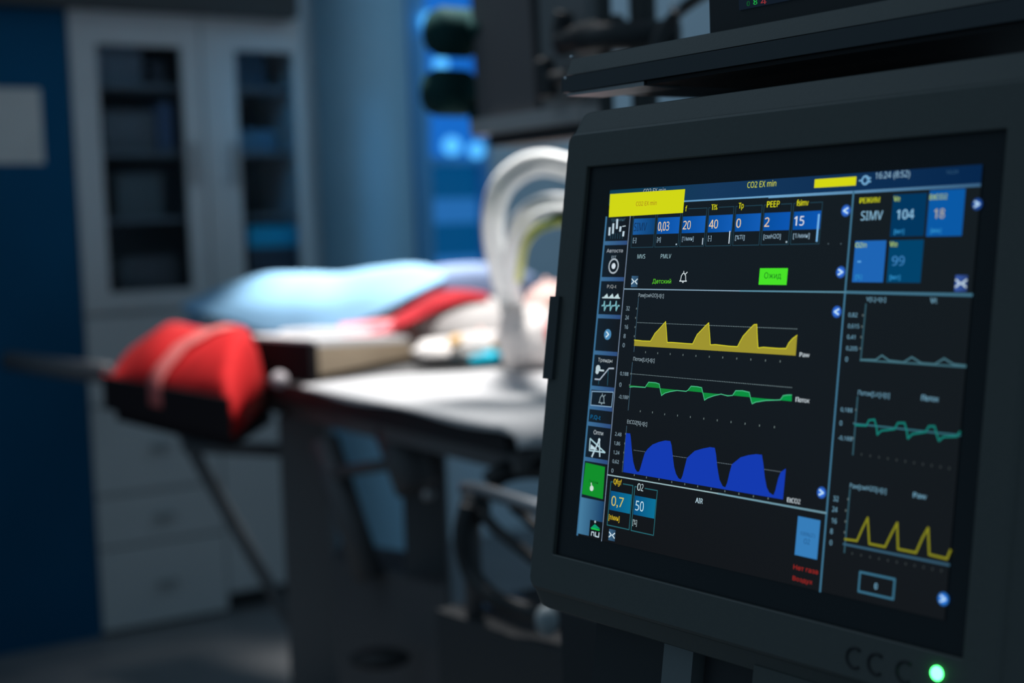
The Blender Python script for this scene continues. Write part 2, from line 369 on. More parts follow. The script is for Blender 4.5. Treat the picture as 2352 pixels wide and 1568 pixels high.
# red bolster
bol = empty('red_bolster', 'red padded bolster with shade-darkened front and pale stripe, at the far left', 'bolster', at((b1.x, b1.y, .915)))
bp = Vector((.04, 1, 0)); rows = []; dep = .30; NS = 28
for i in range(NS+1):
    s = BL*i/NS; e = min(1, min(i, NS-i)/2.5+.35)
    e = min(1, min(i, NS-i)/3+.55)*(1-.38*max(0, (i/NS-.62)/.38)**1.5); sec = [(0.0, .0), (.0, .082), (.02, .108*e+.005), (.08, .155*e), (.17, .185*e), (.25, .195*e), (dep, .17*e), (dep+.01, .03)]
    rows.append([Vector(((b1+bd*s+bp*t).x, (b1+bd*s+bp*t).y, .915+z+.004*math.sin(s*17)*(1 if 0 < z else 0))) for t, z in sec])
V, Fc = loft(rows, closed=True); m = len(rows[0]); Fc += [tuple(range(m)), tuple(NS*m+k for k in range(m))]
obj('cover', (V, Fc), red_cloth, bol, smooth=True)
obj('front_shade', bb(.012, BL-.01, -.012, .001, .912, .992), dred_cloth, bol, bevel=.004, label='front face darkened as shade')  # near-black panel paints the shade on the bolster's front
rows = []
for s in (BL*.47, BL*.52, BL*.57):
    rows.append([Vector(((b1+bd*(s-t*1.05)+bp*t).x, (b1+bd*(s-t*1.05)+bp*t).y, .915+z)) for t, z in ((-.014, .03), (-.014, .088), (.018, .119), (.08, .163), (.17, .193), (.25, .203), (.3, .18))])
st = obj('stripe', loft(rows), mat('pale_red_webbing', (.75, .17, .16), .8), bol, smooth=True, label='pale stripe'); solid(st, .003)

# ------------------------------------------------------------------ drapes and blankets
near = [(412, 706, 4.46), (470, 722, 4.32), (540, 738, 4.14), (610, 764, 4.0), (700, 768, 3.9), (790, 748, 3.82), (870, 718, 3.72), (940, 684, 3.62), (1000, 650, 3.52), (1020, 636, 3.5)]
mid = [(418, 700, 4.5), (480, 694, 4.38), (545, 694, 4.2), (615, 694, 4.08), (700, 688, 3.98), (790, 680, 3.9), (865, 672, 3.8), (930, 656, 3.7), (988, 636, 3.6), (1018, 630, 3.56)]
top1 = [(420, 696, 4.55), (490, 668, 4.48), (555, 648, 4.35), (620, 630, 4.25), (700, 630, 4.14), (780, 634, 4.06), (850, 619, 3.96), (915, 610, 3.86), (975, 614, 3.76), (1012, 626, 3.66)]
top2 = [(p[0]+6, p[1]+3, p[2]+.12) for p in top1]
far = [(p[0]+10, p[1]+60, p[2]+.22) for p in top1]
def rowpts(seq): return smoothpath([W(*q) for q in seq], 4)
rws = [rowpts(q) for q in (near, mid, top1, top2, far)]
cols = [smoothpath([r[i] for r in rws], 5) for i in range(len(rws[0]))]
for i, c_ in enumerate(cols):
    for k, p in enumerate(c_):
        p.z += .003*math.sin(i*.5+k*.35)
dr = obj('surgical_drape', loft(cols), blue_cloth, smooth=True, label='pale blue surgical drape humped over the patient, brightly lit on top', cat='drape'); solid(dr, .003, 1)
# red blanket edge coming out from under the drape
u1 = [(868, 737, 3.56), (930, 696, 3.52), (990, 656, 3.5), (1060, 652, 3.5), (1122, 664, 3.5)]
u2 = [(900, 752, 3.42), (960, 736, 3.4), (1020, 706, 3.38), (1080, 688, 3.38), (1126, 690, 3.38)]
u0 = [(880, 770, 3.7), (950, 720, 3.7), (1010, 690, 3.7), (1070, 690, 3.7), (1130, 700, 3.7)]
rb = obj('red_blanket', loft([rowpts(u0), rowpts(u1), rowpts(u2)]), mat('deep_red_cloth', (.36, .008, .016), .85, noise=.15, scale=12, spec=.15), smooth=True, label='red blanket showing between the blue drape and the white wrap', cat='blanket'); solid(rb, .008, 1)
v1 = [(778, 744, 3.5), (830, 738, 3.5), (890, 733, 3.5), (950, 728, 3.5)]
v2 = [(785, 770, 3.34), (840, 768, 3.38), (890, 762, 3.42), (945, 752, 3.46)]
rc = obj('red_strap', loft([rowpts(v1), rowpts(v2)]), mat('dull_red', (.6, .12, .15), .7), smooth=True, label='dull red strap lying on the foam block below the drape', cat='strap'); solid(rc, .004)
# light blue pillow behind
c = W(1075, 662, 3.9)
obj('pillow', ell(c, .2, .1, .07, lump=.02, sd=3), mat('lilac_cotton', (.3, .4, .62), .9), smooth=True, label='pale lilac pillow behind the white hoses', cat='pillow')
# white wrap over the chest
c = W(1090, 752, 3.5)
Rz = Matrix.Rotation(math.atan2(.874, -.486), 3, 'Z')
obj('white_wrap', ell(c, .21, .13, .078, Rz, lump=.03, sd=1), mat('wrap_cotton', (.43, .41, .40), .9, noise=.05, scale=10), smooth=True, label='rounded white cloth wrap over the chest, left of the hoses', cat='cloth')
c = W(1000, 810, 3.3)
obj('gauze_pad', ell(c, .07, .05, .026, Rz, lump=.08, sd=5), mat('gauze', (.72, .68, .66), .9), smooth=True, label='crumpled gauze on the sheet right of the foam block', cat='gauze')
c = W(1215, 775, 3.08)
obj('gauze_pad', ell(c, .085, .07, .072, Rz, lump=.1, sd=8), mat('gauze', (.72, .68, .66), .9), smooth=True, label='crumpled gauze beside the head, next to the screen', cat='gauze')

c = W(1118, 798, 3.31)
obj('crumpled_cloth', ell(c, .165, .04, .036, None, lump=.10, sd=11, nu=40, nv=22), mat('gauze', (.72, .68, .66), .9), smooth=True, label='long crumpled white cloth lying in front of the white wrap', cat='cloth')
# ------------------------------------------------------------------ the patient (a child lying under the drape)
hd = W(1262, 712, 3.2)
feet = W(706, 730, 4.52)
bdir = Vector((feet.x-hd.x, feet.y-hd.y, 0)); bl = bdir.length; bdir.normalize(); side = Vector((-bdir.y, bdir.x, 0))
def bp_(s, t, z): p = hd+bdir*s+side*t; return Vector((p.x, p.y, z))
zb = 1.062
J = [(bp_(.55, 0, zb), .075), (bp_(.38, 0, zb+.005), .08), (bp_(.22, 0, zb+.01), .078), (bp_(.12, 0, zb+.015), .035), (bp_(.06, 0, hd.z-.02), .05), (bp_(0, 0, hd.z), .062), (bp_(-.05, 0, hd.z+.01), .045),
     (bp_(.18, .075, zb), .03), (bp_(.30, .09, zb-.01), .026), (bp_(.42, .08, zb), .018),
     (bp_(.18, -.075, zb), .03), (bp_(.30, -.09, zb-.01), .026), (bp_(.42, -.08, zb), .018),
     (bp_(.66, .06, zb), .05), (bp_(.84, .07, zb+.03), .036), (bp_(1.0, .07, zb+.02), .022), (bp_(1.03, .07, zb+.07), .02),
     (bp_(.66, -.06, zb), .05), (bp_(.84, -.07, zb+.03), .036), (bp_(1.0, -.07, zb+.02), .022), (bp_(1.03, -.07, zb+.07), .02)]
E_ = [(0, 1), (1, 2), (2, 3), (3, 4), (4, 5), (5, 6), (2, 7), (7, 8), (8, 9), (2, 10), (10, 11), (11, 12), (0, 13), (13, 14), (14, 15), (15, 16), (0, 17), (17, 18), (18, 19), (19, 20)]
me = bpy.data.meshes.new('sk'); me.from_pydata([j[0] for j in J], E_, []); so = bpy.data.objects.new('sk', me); COL.objects.link(so)
sm = so.modifiers.new('s', 'SKIN'); so.modifiers.new('u', 'SUBSURF').levels = 2
for v, (p, r_) in zip(me.skin_vertices[0].data, J): v.radius = (r_*.85, r_*.85)
me.skin_vertices[0].data[0].use_root = True
bpy.context.view_layer.update()
ev = bpy.data.meshes.new_from_object(so.evaluated_get(bpy.context.evaluated_depsgraph_get()))
bm = bmesh.new(); bm.from_mesh(ev); bpy.data.objects.remove(so)
def addm(bm, vf):
    vs = [bm.verts.new(x) for x in vf[0]]
    for q in vf[1]:
        try: bm.faces.new([vs[i] for i in q])
        except ValueError: pass
hz = hd.z
addm(bm, ell(bp_(-.01, 0, hz+.004), .066, .06, .062))                                   # skull
addm(bm, ell(bp_(.012, 0, hz+.062), .008, .007, .012))                                  # nose
addm(bm, ell(bp_(.035, 0, hz+.052), .008, .016, .006))                                  # lips
for sg in (-1, 1):
    addm(bm, ell(bp_(-.012, sg*.022, hz+.056), .006, .01, .005))                        # closed eyes
    addm(bm, ell(bp_(-.002, sg*.062, hz+.0), .014, .006, .018))                         # ears
pt = empty('patient', 'person lying on the operating table under drape, face up, head beside the screen edge', 'person', at(bp_(.5, 0, 1.0)))
obj('body', bm, skin, pt, smooth=True)
obj('hair', ell(bp_(-.022, 0, hz-.012), .062, .062, .058), mat('light_hair', (.25, .17, .12), .8), pt, smooth=True)
c = W(1262, 748, 2.6)
obj('head_rest', ell(bp_(0, 0, hd.z-.085), .11, .09, .045, lump=.02), mat('blue_rest', (.05, .3, .75), .7), smooth=True, label='blue padded head rest under the patient, by the screen edge', cat='head rest')
obj('red_blanket', ell(W(1322, 765, 3.05), .08, .07, .06, lump=.05), red_cloth, smooth=True, label='small red cloth peeking out at the screen edge beside the head', cat='blanket')

# ------------------------------------------------------------------ breathing circuit
def hose(px, rad, m, label, nm='breathing_hose', cat='hose', ribs=.07, group=None, step=.0045):
    if nm == 'breathing_hose': px = [(x, y + (8 if y < 560 else 0), d + (.5*max(0, min(1, (y-450)/300))**1.3 if x < 1450 else 0)) for x, y, d in px]
    p = dense(smoothpath([W(*q) for q in px], 14), step)
    return obj(nm, tube(p, rad, 12, ribs), m, smooth=True, label=label, cat=cat, group=group)
hose([(2150, 1150, 1.25), (1900, 740, 1.6), (1680, 540, 2.1), (1480, 430, 2.5), (1400, 392, 2.52), (1320, 366, 2.55), (1250, 352, 2.58), (1190, 366, 2.6), (1142, 412, 2.62), (1122, 480, 2.64), (1124, 560, 2.66), (1140, 640, 2.68), (1160, 710, 2.7), (1168, 765, 2.7)], .0115, hosem, 'outer white corrugated hose of the tall loop left of the screen')
hose([(2120, 1180, 1.27), (1870, 770, 1.62), (1660, 570, 2.12), (1480, 462, 2.5), (1400, 426, 2.52), (1320, 396, 2.55), (1250, 380, 2.58), (1200, 394, 2.6), (1160, 434, 2.62), (1145, 495, 2.64), (1148, 570, 2.66), (1162, 640, 2.68), (1182, 705, 2.7), (1190, 755, 2.7)], .0115, hosem, 'inner white corrugated hose of the tall loop left of the screen')
hose([(2090, 1200, 1.29), (1850, 800, 1.6), (1650, 590, 2.05), (1480, 480, 2.4), (1400, 462, 2.42), (1320, 452, 2.45), (1255, 450, 2.47), (1208, 474, 2.5), (1180, 520, 2.55), (1170, 590, 2.62), (1176, 660, 2.66), (1190, 715, 2.68), (1202, 760, 2.7)], .010, hosem, 'upper white hose of the lower loop, entering behind the screen')
hose([(2060, 1220, 1.31), (1820, 830, 1.6), (1630, 620, 2.05), (1480, 508, 2.4), (1400, 488, 2.42), (1320, 476, 2.45), (1262, 476, 2.47), (1222, 496, 2.5), (1196, 540, 2.55), (1184, 600, 2.62), (1186, 660, 2.66), (1200, 712, 2.68), (1214, 750, 2.7)], .009, hosem, 'lower white hose of the lower loop, above the yellow-green tube')
gs = hose([(1300, 506, 2.4), (1268, 512, 2.36), (1238, 524, 2.36), (1214, 546, 2.38), (1200, 578, 2.44), (1192, 640, 2.6)], .0075, mat('yellow_green_tube', (.85, .88, .12), .4), 'yellow-green gas tube with a black end fitting beside the screen', 'gas_tube', 'tube', 0)
q = W(1284, 504, 2.38)
obj('end_fitting', tube([W(1278, 505, 2.41), W(1300, 500, 2.39), W(1330, 492, 2.37)], .0125, 14), black, gs, smooth=True, label='black end fitting')
def conn(px, py, d, r_, Lx, col, label, ang=.3):
    c = W(px, py, d); t = Vector((math.cos(ang), math.sin(ang), .1)).normalized()
    v = tube([c-t*Lx, c-t*Lx*.3, c-t*Lx*.28, c+t*Lx*.4, c+t*Lx*.42, c+t*Lx], [r_*.7, r_*.7, r_, r_, r_*.6, r_*.6], 16)
    obj('tube_connector', v, mat('con_%d' % int(px), col, .4), smooth=True, label=label, cat='connector')
conn(1124, 822, 3.24, .016, .044, (0, .62, .85), 'bright cyan tube connector on the white sheet')
conn(1046, 782, 3.24, .013, .026, (.9, .55, .2), 'small orange connector left of the cyan one', 1.2)
conn(1158, 790, 3.24, .014, .03, (.62, .34, .12), 'brown-orange connector right of the cyan one', -.6)
conn(1170, 755, 3.2, .016, .036, (.45, .5, .8), 'lavender connector where the white hoses end', 1.5)
hose([(1180, 804, 3.5), (1225, 800, 3.5), (1262, 796, 3.5), (1330, 790, 3.55)], .004, darkmetal, 'thin dark line lying beside the brown-orange connector', 'thin_line', 'line', 0)
hose([(1105, 852, 3.12), (1150, 862, 3.05), (1205, 865, 3.02), (1290, 862, 3.02)], .003, mat('clear_line', (.55, .62, .64), .3), 'thin clear line on the bare white sheet', 'thin_line', 'line', 0)
hose([(650, 768, 3.38), (720, 764, 3.32), (790, 764, 3.36), (850, 768, 3.42)], .012, sheet, 'rolled white towel on the foam block below the drape', 'rolled_towel', 'towel', 0)

for o in list(COL.objects):
    if o.parent is None and o.get('label'):
        n = o.name.split('.')[0]
        g = {'breathing_hose': 'white breathing hoses', 'storage_box': 'boxes in the glazed cabinet', 'tube_connector': 'connectors on the sheet', 'gauze_pad': 'gauze pads on the table'}.get(n)
        if g: o['group'] = g
# ------------------------------------------------------------------ metal stand at the left, under the bolster
stn = empty('metal_stand', 'thin grey metal stand with a slanting leg in front of the white drawers', 'stand', at(Vector((W(560, 1200, 3.7).x, W(560, 1200, 3.7).y, 0))))
gm = mat('stand_grey', (.13, .14, .15), .5)
e = ray(645, 1390); 
obj('crossbar', tube([W(425, 1022, 3.7), W(540, 1030, 3.65), W(690, 1036, 3.6)], .018, 12), gm, stn, smooth=True)
lg = [W(400, 955, 3.7), W(440, 1030, 3.7), W(545, 1215, 3.75), W(645, 1390, 3.8)]
pend_ = lg[-1] + (lg[-1]-lg[-2])*((lg[-1].z-.02)/(lg[-2].z-lg[-1].z))
obj('leg', tube(lg+[pend_], .017, 12), gm, stn, smooth=True)
lgb = Vector((W(690, 1036, 3.6).x, W(690, 1036, 3.6).y, W(690, 1036, 3.6).z))
obj('leg', tube([lgb, Vector((lgb.x+.02, lgb.y, .5)), Vector((lgb.x+.03, lgb.y, .01))], .017, 12), gm, stn, smooth=True)

# ------------------------------------------------------------------ ceiling pendant behind the screen
Hc = c2w((.59828315, .03953823, -.80030869)); Hh = Vector((Hc.x, Hc.y, 0)).normalized()
o_ = W(1098, 272, 2.5)
PF = Frame(o_, Hh, Vector((0, 0, 1)))
pen = empty('ceiling_pendant', 'dark grey ceiling pendant box with black knobs above the white hoses', 'equipment pendant', PF.M)
xr = PF(1232, 250)[0]; xr2 = PF(1330, 250)[0]; gz = PF(1230, 20)[1]
xl = PF(1066, 20)[0]
obj('housing', hexa([PF.M @ Vector(v) for v in ((0, 0, 0), (xr, 0, 0), (xr, .07, 0), (0, .07, 0), (xl, 0, .75), (xr-.03, 0, .75), (xr-.03, .07, .75), (xl, .07, .75))]), mat('pendant_grey', (.12, .115, .12), .55), pen, bevel=.012)
obj('side_module', box(PF.M, xr+.002, PF(1340, 150)[0], .01, .05, .0, .75), mat('pendant_grey_light', (.17, .18, .185), .55), pen, bevel=.01, label='lighter grey side module')
obj('bottom_rail', box(PF.M, -.008, xr2+.01, -.012, .05, -.03, -.002), mat('rail_light', (.42, .42, .42), .45), pen, bevel=.006, label='pale bottom rail')
obj('underside', box(PF.M, .03, xr2+.005, .0, .06, -.052, -.031), black, pen, bevel=.004)
for px, py, rr, hw in ((1022, 76, 56, .05), (1015, 214, 54, .06)):
    x, z = PF(px, py, -.02); R2 = rr/F*2.55
    obj('round_knob', lathe(PF.M @ at((x+.01, .0, z)), [(R2*.2, -.055), (R2*.85, -.05), (R2, -.035), (R2, .02), (R2*.9, .03), (R2*.3, .035)]), mat('dark_green_rubber', (.01, .045, .045), .8, spec=.1), pen, smooth=True)
    obj('knob_arm', tube([PF.M @ Vector((x+.02, .01, z)), PF.M @ Vector((x+.09, .03, z)), PF.M @ Vector((x+.13, .05, z))], R2*.62, 16), mat('dark_green_rubber', (.01, .045, .045), .8, spec=.1), pen, smooth=True)
x, z = PF(1075, 278, 0); 
obj('hose_port', tube([PF.M @ Vector((x, .02, z+.02)), PF.M @ Vector((x+.006, .02, z)), PF.M @ Vector((x+.012, .02, z-.02))], .017, 12), mat('dark_green_rubber', (.01, .045, .045), .8, spec=.1), pen, smooth=True)
for pts, rr in (([(1298, 28), (1290, 80), (1300, 118)], .016), ([(1248, 140), (1256, 185), (1262, 222)], .017), ([(1290, 98), (1345, 82), (1420, 62)], .020), ([(1256, 182), (1290, 180), (1330, 178)], .012)):
    obj('lever', tube(smoothpath([PF.M @ Vector((*PF(a_, b_, -.03)[:1], -.03, PF(a_, b_, -.03)[1])) for a_, b_ in pts], 6), rr, 14), black, pen, smooth=True)

# black pole clamp and cable above the shelf
clp = empty('pole_clamp', 'black clamp on two upright poles above the left end of the shelf', 'clamp', at(W(1430, 90, 2.1)))
obj('clamp_bar', tube([W(1330, 92, 2.1), W(1400, 84, 2.08), W(1560, 80, 2.05)], .022, 14), black, clp, smooth=True)
for px, rr in ((1394, .011), (1483, .020)):
    pb = W(px-6, 60, 2.1); obj('pole', tube([Vector((pb.x, pb.y, .005)), Vector((pb.x, pb.y, 1.3)), pb, Vector((pb.x, pb.y, 2.3))], rr, 16), mat('pole_dark', (.03, .035, .035), .4), clp, smooth=True)
cb = hose([(1500, 140, 2.0), (1512, 84, 2.0), (1538, 48, 2.0), (1575, 14, 1.98), (1640, -25, 1.95), (1760, -70, 1.9)], .0085, black, 'black cable curving up behind the shelf with a bright bead', 'cable', 'cable', 0)
obj('bead', ell(W(1550, 16, 1.94), .007, .007, .007), chrome, cb, smooth=True, label='shiny metal bead')

# ------------------------------------------------------------------ the ventilator monitor
Rm = Matrix(((0.59828315, -0.08943966, 0.79627748), (0.03953823, 0.99583559, 0.08214742), (-0.80030869, -0.01766402, 0.59932794)))
Tm = Vector((0.14718354, 0.02032936, 0.86647466))
ux = c2w(Rm.col[0]); uz = -c2w(Rm.col[1]); oo = CAM + c2w(Tm)
S = Frame(oo, ux, uz)
mon = empty('ventilator_monitor', 'large dark grey ventilator touchscreen showing waveforms and number tiles', 'monitor', S.M)
gx0, gz1 = S(1353, 385); gx1, gz0 = S(2219, 1513)
g2 = S(2319, 298); g3 = S(1278, 1272); gx1 = (gx1+g2[0])/2; gz1 = (gz1+g2[1])/2; gx0 = (gx0+g3[0])/2; gz0 = (gz0+g3[1])/2
fx0 = (S(1312, 312)[0]+S(1222, 1342)[0])/2; fz1 = (S(1312, 312)[1]+S(2352, 178)[1])/2; fz0 = (S(1222, 1342)[1]+S(1900, 1549)[1])/2
fx1 = S(2340, 1050)[0]
czt = (S(1500, 237, .007)[1]+S(2200, 136, .007)[1])/2; czb = (S(1300, 1409, .007)[1]+S(1600, 1501, .007)[1])/2
def ring(x0, x1, z0, z1, r_, y, n=6):
    o = []
    for cx, cz, a0 in ((x1-r_, z1-r_, 0), (x0+r_, z1-r_, 90), (x0+r_, z0+r_, 180), (x1-r_, z0+r_, 270)):
        for k in range(n+1):
            a = math.radians(a0+90*k/n); o.append(Vector((cx+r_*math.cos(a), y, cz+r_*math.sin(a))))
    return o
rings = [ring(gx0, gx1, gz0, gz1, .001, .006), ring(gx0, gx1, gz0, gz1, .001, -.0025), ring(gx0-.0008, gx1+.0008, gz0-.0008, gz1+.0008, .0015, -.0032),
         ring(fx0+.0015, fx1-.002, fz0+.002, fz1-.002, .006, -.0032), ring(fx0+.0004, fx1, fz0, fz1, .007, -.0018), ring(fx0, fx1+.001, fz0-.001, fz1+.001, .0075, .0006),
         ring(fx0+.0003, fx1+.012, czb+.001, czt-.001, .010, .0065), ring(fx0+.001, fx1+.0125, czb, czt, .011, .0085), ring(fx0+.001, fx1+.0125, czb, czt, .011, .05), ring(fx0+.03, fx1-.02, fz0+.02, fz1-.02, .02, .075)]
V, Fc = loft(rings, closed=True); m = len(rings[0]); Fc.append(tuple((len(rings)-1)*m+k for k in range(m)))
obj('housing', (V, Fc), housing, mon, local=True, label='charcoal housing')
scr = obj('screen', ([Vector((gx0, .0004, gz0)), Vector((gx1, .0004, gz0)), Vector((gx1, .0004, gz1)), Vector((gx0, .0004, gz1)), Vector((gx0, .005, gz0)), Vector((gx1, .005, gz0)), Vector((gx1, .005, gz1)), Vector((gx0, .005, gz1))],
      [(0, 1, 2, 3), (4, 5, 6, 7), (0, 1, 5, 4), (1, 2, 6, 5), (2, 3, 7, 6), (3, 0, 4, 7)]), glassblk, mon, local=True)
# latch on the left side of the housing
xa, za = S(1286, 682); xb, zb_ = S(1282, 872)
obj('side_latch', box(S.M, fx0-.001, fx0+.0095, -.006, .012, zb_, za), housing2, mon, bevel=.0025)
# faint embossed rings under the screen and the power light
for px, py in ((1972, 1510), (2022, 1524), (2088, 1542)):
    x, z = S(px, py)
    t_ = [Vector((x+.0055*math.cos(a*math.pi/10), -.0034, z+.0055*math.sin(a*math.pi/10))) for a in range(3, 18)]
    obj('embossed_symbol', tube(t_, .0009, 6), black, mon, local=True, smooth=True)
x, z = S(2161, 1545)
led = obj('power_light', ell(Vector((x, -.0034, z)), .0037, .0016, .0037), emit('green_led', (.06, 1, .16), 9), mon, local=True, smooth=True, label='glowing green power light')
# bracket and support below
xa, za = S(1545, 1490, .03); xb, zb_ = S(1612, 1505, .03)
obj('bracket', box(S.M, xa, xb, .022, .034, fz0-.12, czb-.001), mat('bracket_grey', (.2, .22, .22), .45, .3), mon, label='grey metal bracket', bevel=.001)
obj('mount_block', box(S.M, fx0+.04, xa-.002, .03, .12, fz0-.14, fz0+.03), black, mon, bevel=.004)
obj('mount_block', box(S.M, xb+.002, S(1735, 1550, .03)[0], .032, .12, fz0-.14, fz0+.03), black, mon, bevel=.004)
obj('lower_housing', box(S.M, S(1745, 1550, .01)[0], fx1-.005, .004, .08, fz0-.1, fz0-.009), housing, mon, bevel=.012)

# ---- what the screen shows
FONT = {}
def sans(t):                                                  # the plain sans-serif forms of Latin letters and digits
    o = ''
    for ch in t:
        if '0' <= ch <= '9': o += chr(0x1D7E2 + ord(ch)-48)
        elif 'A' <= ch <= 'Z': o += chr(0x1D5A0 + ord(ch)-65)
        elif 'a' <= ch <= 'z': o += chr(0x1D5BA + ord(ch)-97)
        else: o += ch
    return o
def glyphs(s, bold=0):
    if (s, bold) not in FONT:
        c = bpy.data.curves.new('t', 'FONT'); c.body = sans(s); c.resolution_u = 3; c.offset = bold
        o = bpy.data.objects.new('t', c); COL.objects.link(o); bpy.context.view_layer.update()
        m_ = bpy.data.meshes.new_from_object(o.evaluated_get(bpy.context.evaluated_depsgraph_get()))
        v = [(p.co.x, p.co.y) for p in m_.vertices]; f = [tuple(p.vertices) for p in m_.polygons]
        bpy.data.objects.remove(o); bpy.data.meshes.remove(m_)
        a0, a1 = min(p[0] for p in v), max(p[0] for p in v); b0_, b1_ = min(p[1] for p in v), max(p[1] for p in v)
        FONT[(s, bold)] = ([((p[0]-a0)/(a1-a0), (p[1]-b0_)/max(1e-6, b1_-b0_)) for p in v], f)
    return FONT[(s, bold)]
class Pix:
    def __init__(s, fr=None): s.v = []; s.f = []; s.c = []; s.fr = fr or S
    def add(s, pts, faces, col, layer):
        n = len(s.v); y = -.00012*layer - .0002
        s.v += [Vector((p[0], y, p[1])) for p in pts]; s.f += [tuple(i+n for i in q) for q in faces]
        if isinstance(col[0], (tuple, list)): s.c += [lin(c) for c in col]
        else: s.c += [lin(col)]*len(pts)
    def quad(s, p, col, layer=1): s.add([s.fr(*q) for q in p], [(0, 1, 2, 3)], col, layer)       # four pixel corners
    def rect(s, a, b_, col, layer=1, colr=None):
        (x0, z1), (x1, z0) = s.fr(*a), s.fr(*b_)
        c = col if colr is None else [col, colr, colr, col]
        s.add([(x0, z0), (x1, z0), (x1, z1), (x0, z1)], [(0, 1, 2, 3)], c, layer); return x0, x1, z0, z1
    def lrect(s, x0, x1, z0, z1, col, layer=1, colr=None):
        c = col if colr is None else [col, colr, colr, col]
        s.add([(x0, z0), (x1, z0), (x1, z1), (x0, z1)], [(0, 1, 2, 3)], c, layer)
    def lline(s, P, wd, col, layer=2):
        for (a, b_) in zip(P, P[1:]):
            dx, dz = b_[0]-a[0], b_[1]-a[1]; l = math.hypot(dx, dz) or 1; nx, nz = -dz/l*wd/2, dx/l*wd/2; ex, ez = dx/l*wd*.3, dz/l*wd*.3
            s.add([(a[0]-ex+nx, a[1]-ez+nz), (a[0]-ex-nx, a[1]-ez-nz), (b_[0]+ex-nx, b_[1]+ez-nz), (b_[0]+ex+nx, b_[1]+ez+nz)], [(0, 1, 2, 3)], col, layer)
    def line(s, P, wd, col, layer=2): s.lline([s.fr(*p) for p in P], wd, col, layer)
    def poly(s, P, col, layer=1):
        bm = bmesh.new(); q = [s.fr(*p) for p in P]; f = bm.faces.new([bm.verts.new((a[0], a[1], 0)) for a in q])
        bmesh.ops.triangulate(bm, faces=[f]); bm.verts.index_update()
        s.add([(v.co.x, v.co.y) for v in bm.verts], [tuple(v.index for v in f.verts) for f in bm.faces], col, layer); bm.free()
    def dots(s, a, b_, n, wd, col, layer=2):
        (x0, z0), (x1, z1) = s.fr(*a), s.fr(*b_)
        for i in range(n):
            t = (i+.5)/n; x = x0+(x1-x0)*t; z = z0+(z1-z0)*t; q = (x1-x0)/n*.3
            s.lrect(x-q, x+q, z-wd/2, z+wd/2, col, layer)
    def disc(s, c, rpy, col, layer=2, n=24, ring_=0):
        x, z = s.fr(*c); x2, z2 = s.fr(c[0], c[1]-rpy); r_ = z2-z
        P = [(x+r_*math.cos(2*math.pi*k/n), z+r_*math.sin(2*math.pi*k/n)) for k in range(n)]
        if ring_: s.lline(P+[P[0]], ring_, col, layer)
        else: s.add(P, [tuple(range(n))], col, layer)
        return x, z, r_
    def text(s, t, a, xr, h, col, layer=3, bold=.01):        # left-centre pixel, right pixel, pixel height
        x0, zc_ = s.fr(*a); x1, _ = s.fr(xr, a[1]); _, zt_ = s.fr(a[0], a[1]-h/2); hh = (zt_-zc_)*2
        v, f = glyphs(t)
        for sh in ((0, .00028) if bold >= .02 else (0,)): s.add([(x0+sh+p[0]*(x1-x0-sh), zc_-hh/2+p[1]*hh) for p in v], f, col, layer+sh*500)
    def ltext(s, t, x0, x1, z0, z1, col, layer=3, bold=.01):
        v, f = glyphs(t)
        for sh in ((0, .0003) if bold >= .02 else (0,)): s.add([(x0+sh+p[0]*(x1-x0-sh), z0+p[1]*(z1-z0)) for p in v], f, col, layer+sh*500)
    def build(s, name, parent, label=None):
        me = bpy.data.meshes.new(name); me.from_pydata(s.v, [], s.f); me.materials.append(UI)
        a = me.color_attributes.new('Col', 'FLOAT_COLOR', 'POINT')
        for i, c in enumerate(s.c): a.data[i].color = (*c, 1)
        o = bpy.data.objects.new(name, me); COL.objects.link(o); o.parent = parent; MW[o] = MW[parent]
        if label: o['label'] = label
        return o
WH = (190, 210, 220); LB = (95, 150, 190); YE = (225, 225, 30); TEAL = (40, 90, 110)

p = Pix()                                                    # lit area of the panel
p.quad([(1404, 437), (2258, 377), (2170, 1424), (1327, 1228)], [(20, 30, 38), (21, 29, 34), (20, 24, 28), (19, 22, 26)], 0)
p.build('backlight', scr, 'faintly glowing black background')
# header bar
p = Pix(); x0, z1 = S(1402, 437); x1 = .1502; z0 = S(2000, 437)[1]; zc1 = S(2254, 424)[1]; zz = (S(1575, 461)[1]+zc1)/2
p.lrect(x0, -.05, zz, z1, (12, 62, 84), 1, (22, 56, 92)); p.lrect(-.05, x1, zz, z1, (22, 56, 92), 1, (6, 38, 76))
p.lrect(S(1572, 461)[0], .0, zz-.0007, zz+.0004, (95, 150, 190), 2, (110, 165, 205)); p.lrect(.0, x1, zz-.0012, zz+.0004, (110, 165, 205), 2, (60, 100, 135))
p.text('CO2 EX min', (1718, 425), 1784, 14, (205, 215, 70)); p.text('CO2 EX min', (1479, 440), 1530, 12, (170, 180, 180), 2)
p.disc((1989, 414), 9, (110, 165, 205), 3, ring_=.0012); p.line([(1975, 415), (1982, 415)], .001, (110, 165, 205), 3)
for dy in (-4, 4): p.line([(1992, 414+dy), (2001, 414+dy-1)], .001, (110, 165, 205), 3)
p.text('16:24 (8:52)', (2012, 406), 2091, 19, (150, 190, 215)); p.text('16:24', (2175, 396), 2202, 8, (50, 90, 120))
p.build('header_bar', scr, 'blue header strip with time')
p = Pix(); p.rect((1873, 412), (1967, 426), (212, 216, 20), 3); p.build('alarm_bar', scr, 'narrow yellow bar')
p = Pix(); p.quad([(1403, 446), (1575.5, 434.5), (1570.5, 489), (1400, 499)], (208, 214, 22), 4)
p.text('CO2 EX min', (1463, 468.5), 1510, 10, (160, 90, 30), 5); p.build('alarm_banner', scr, 'yellow alarm banner')
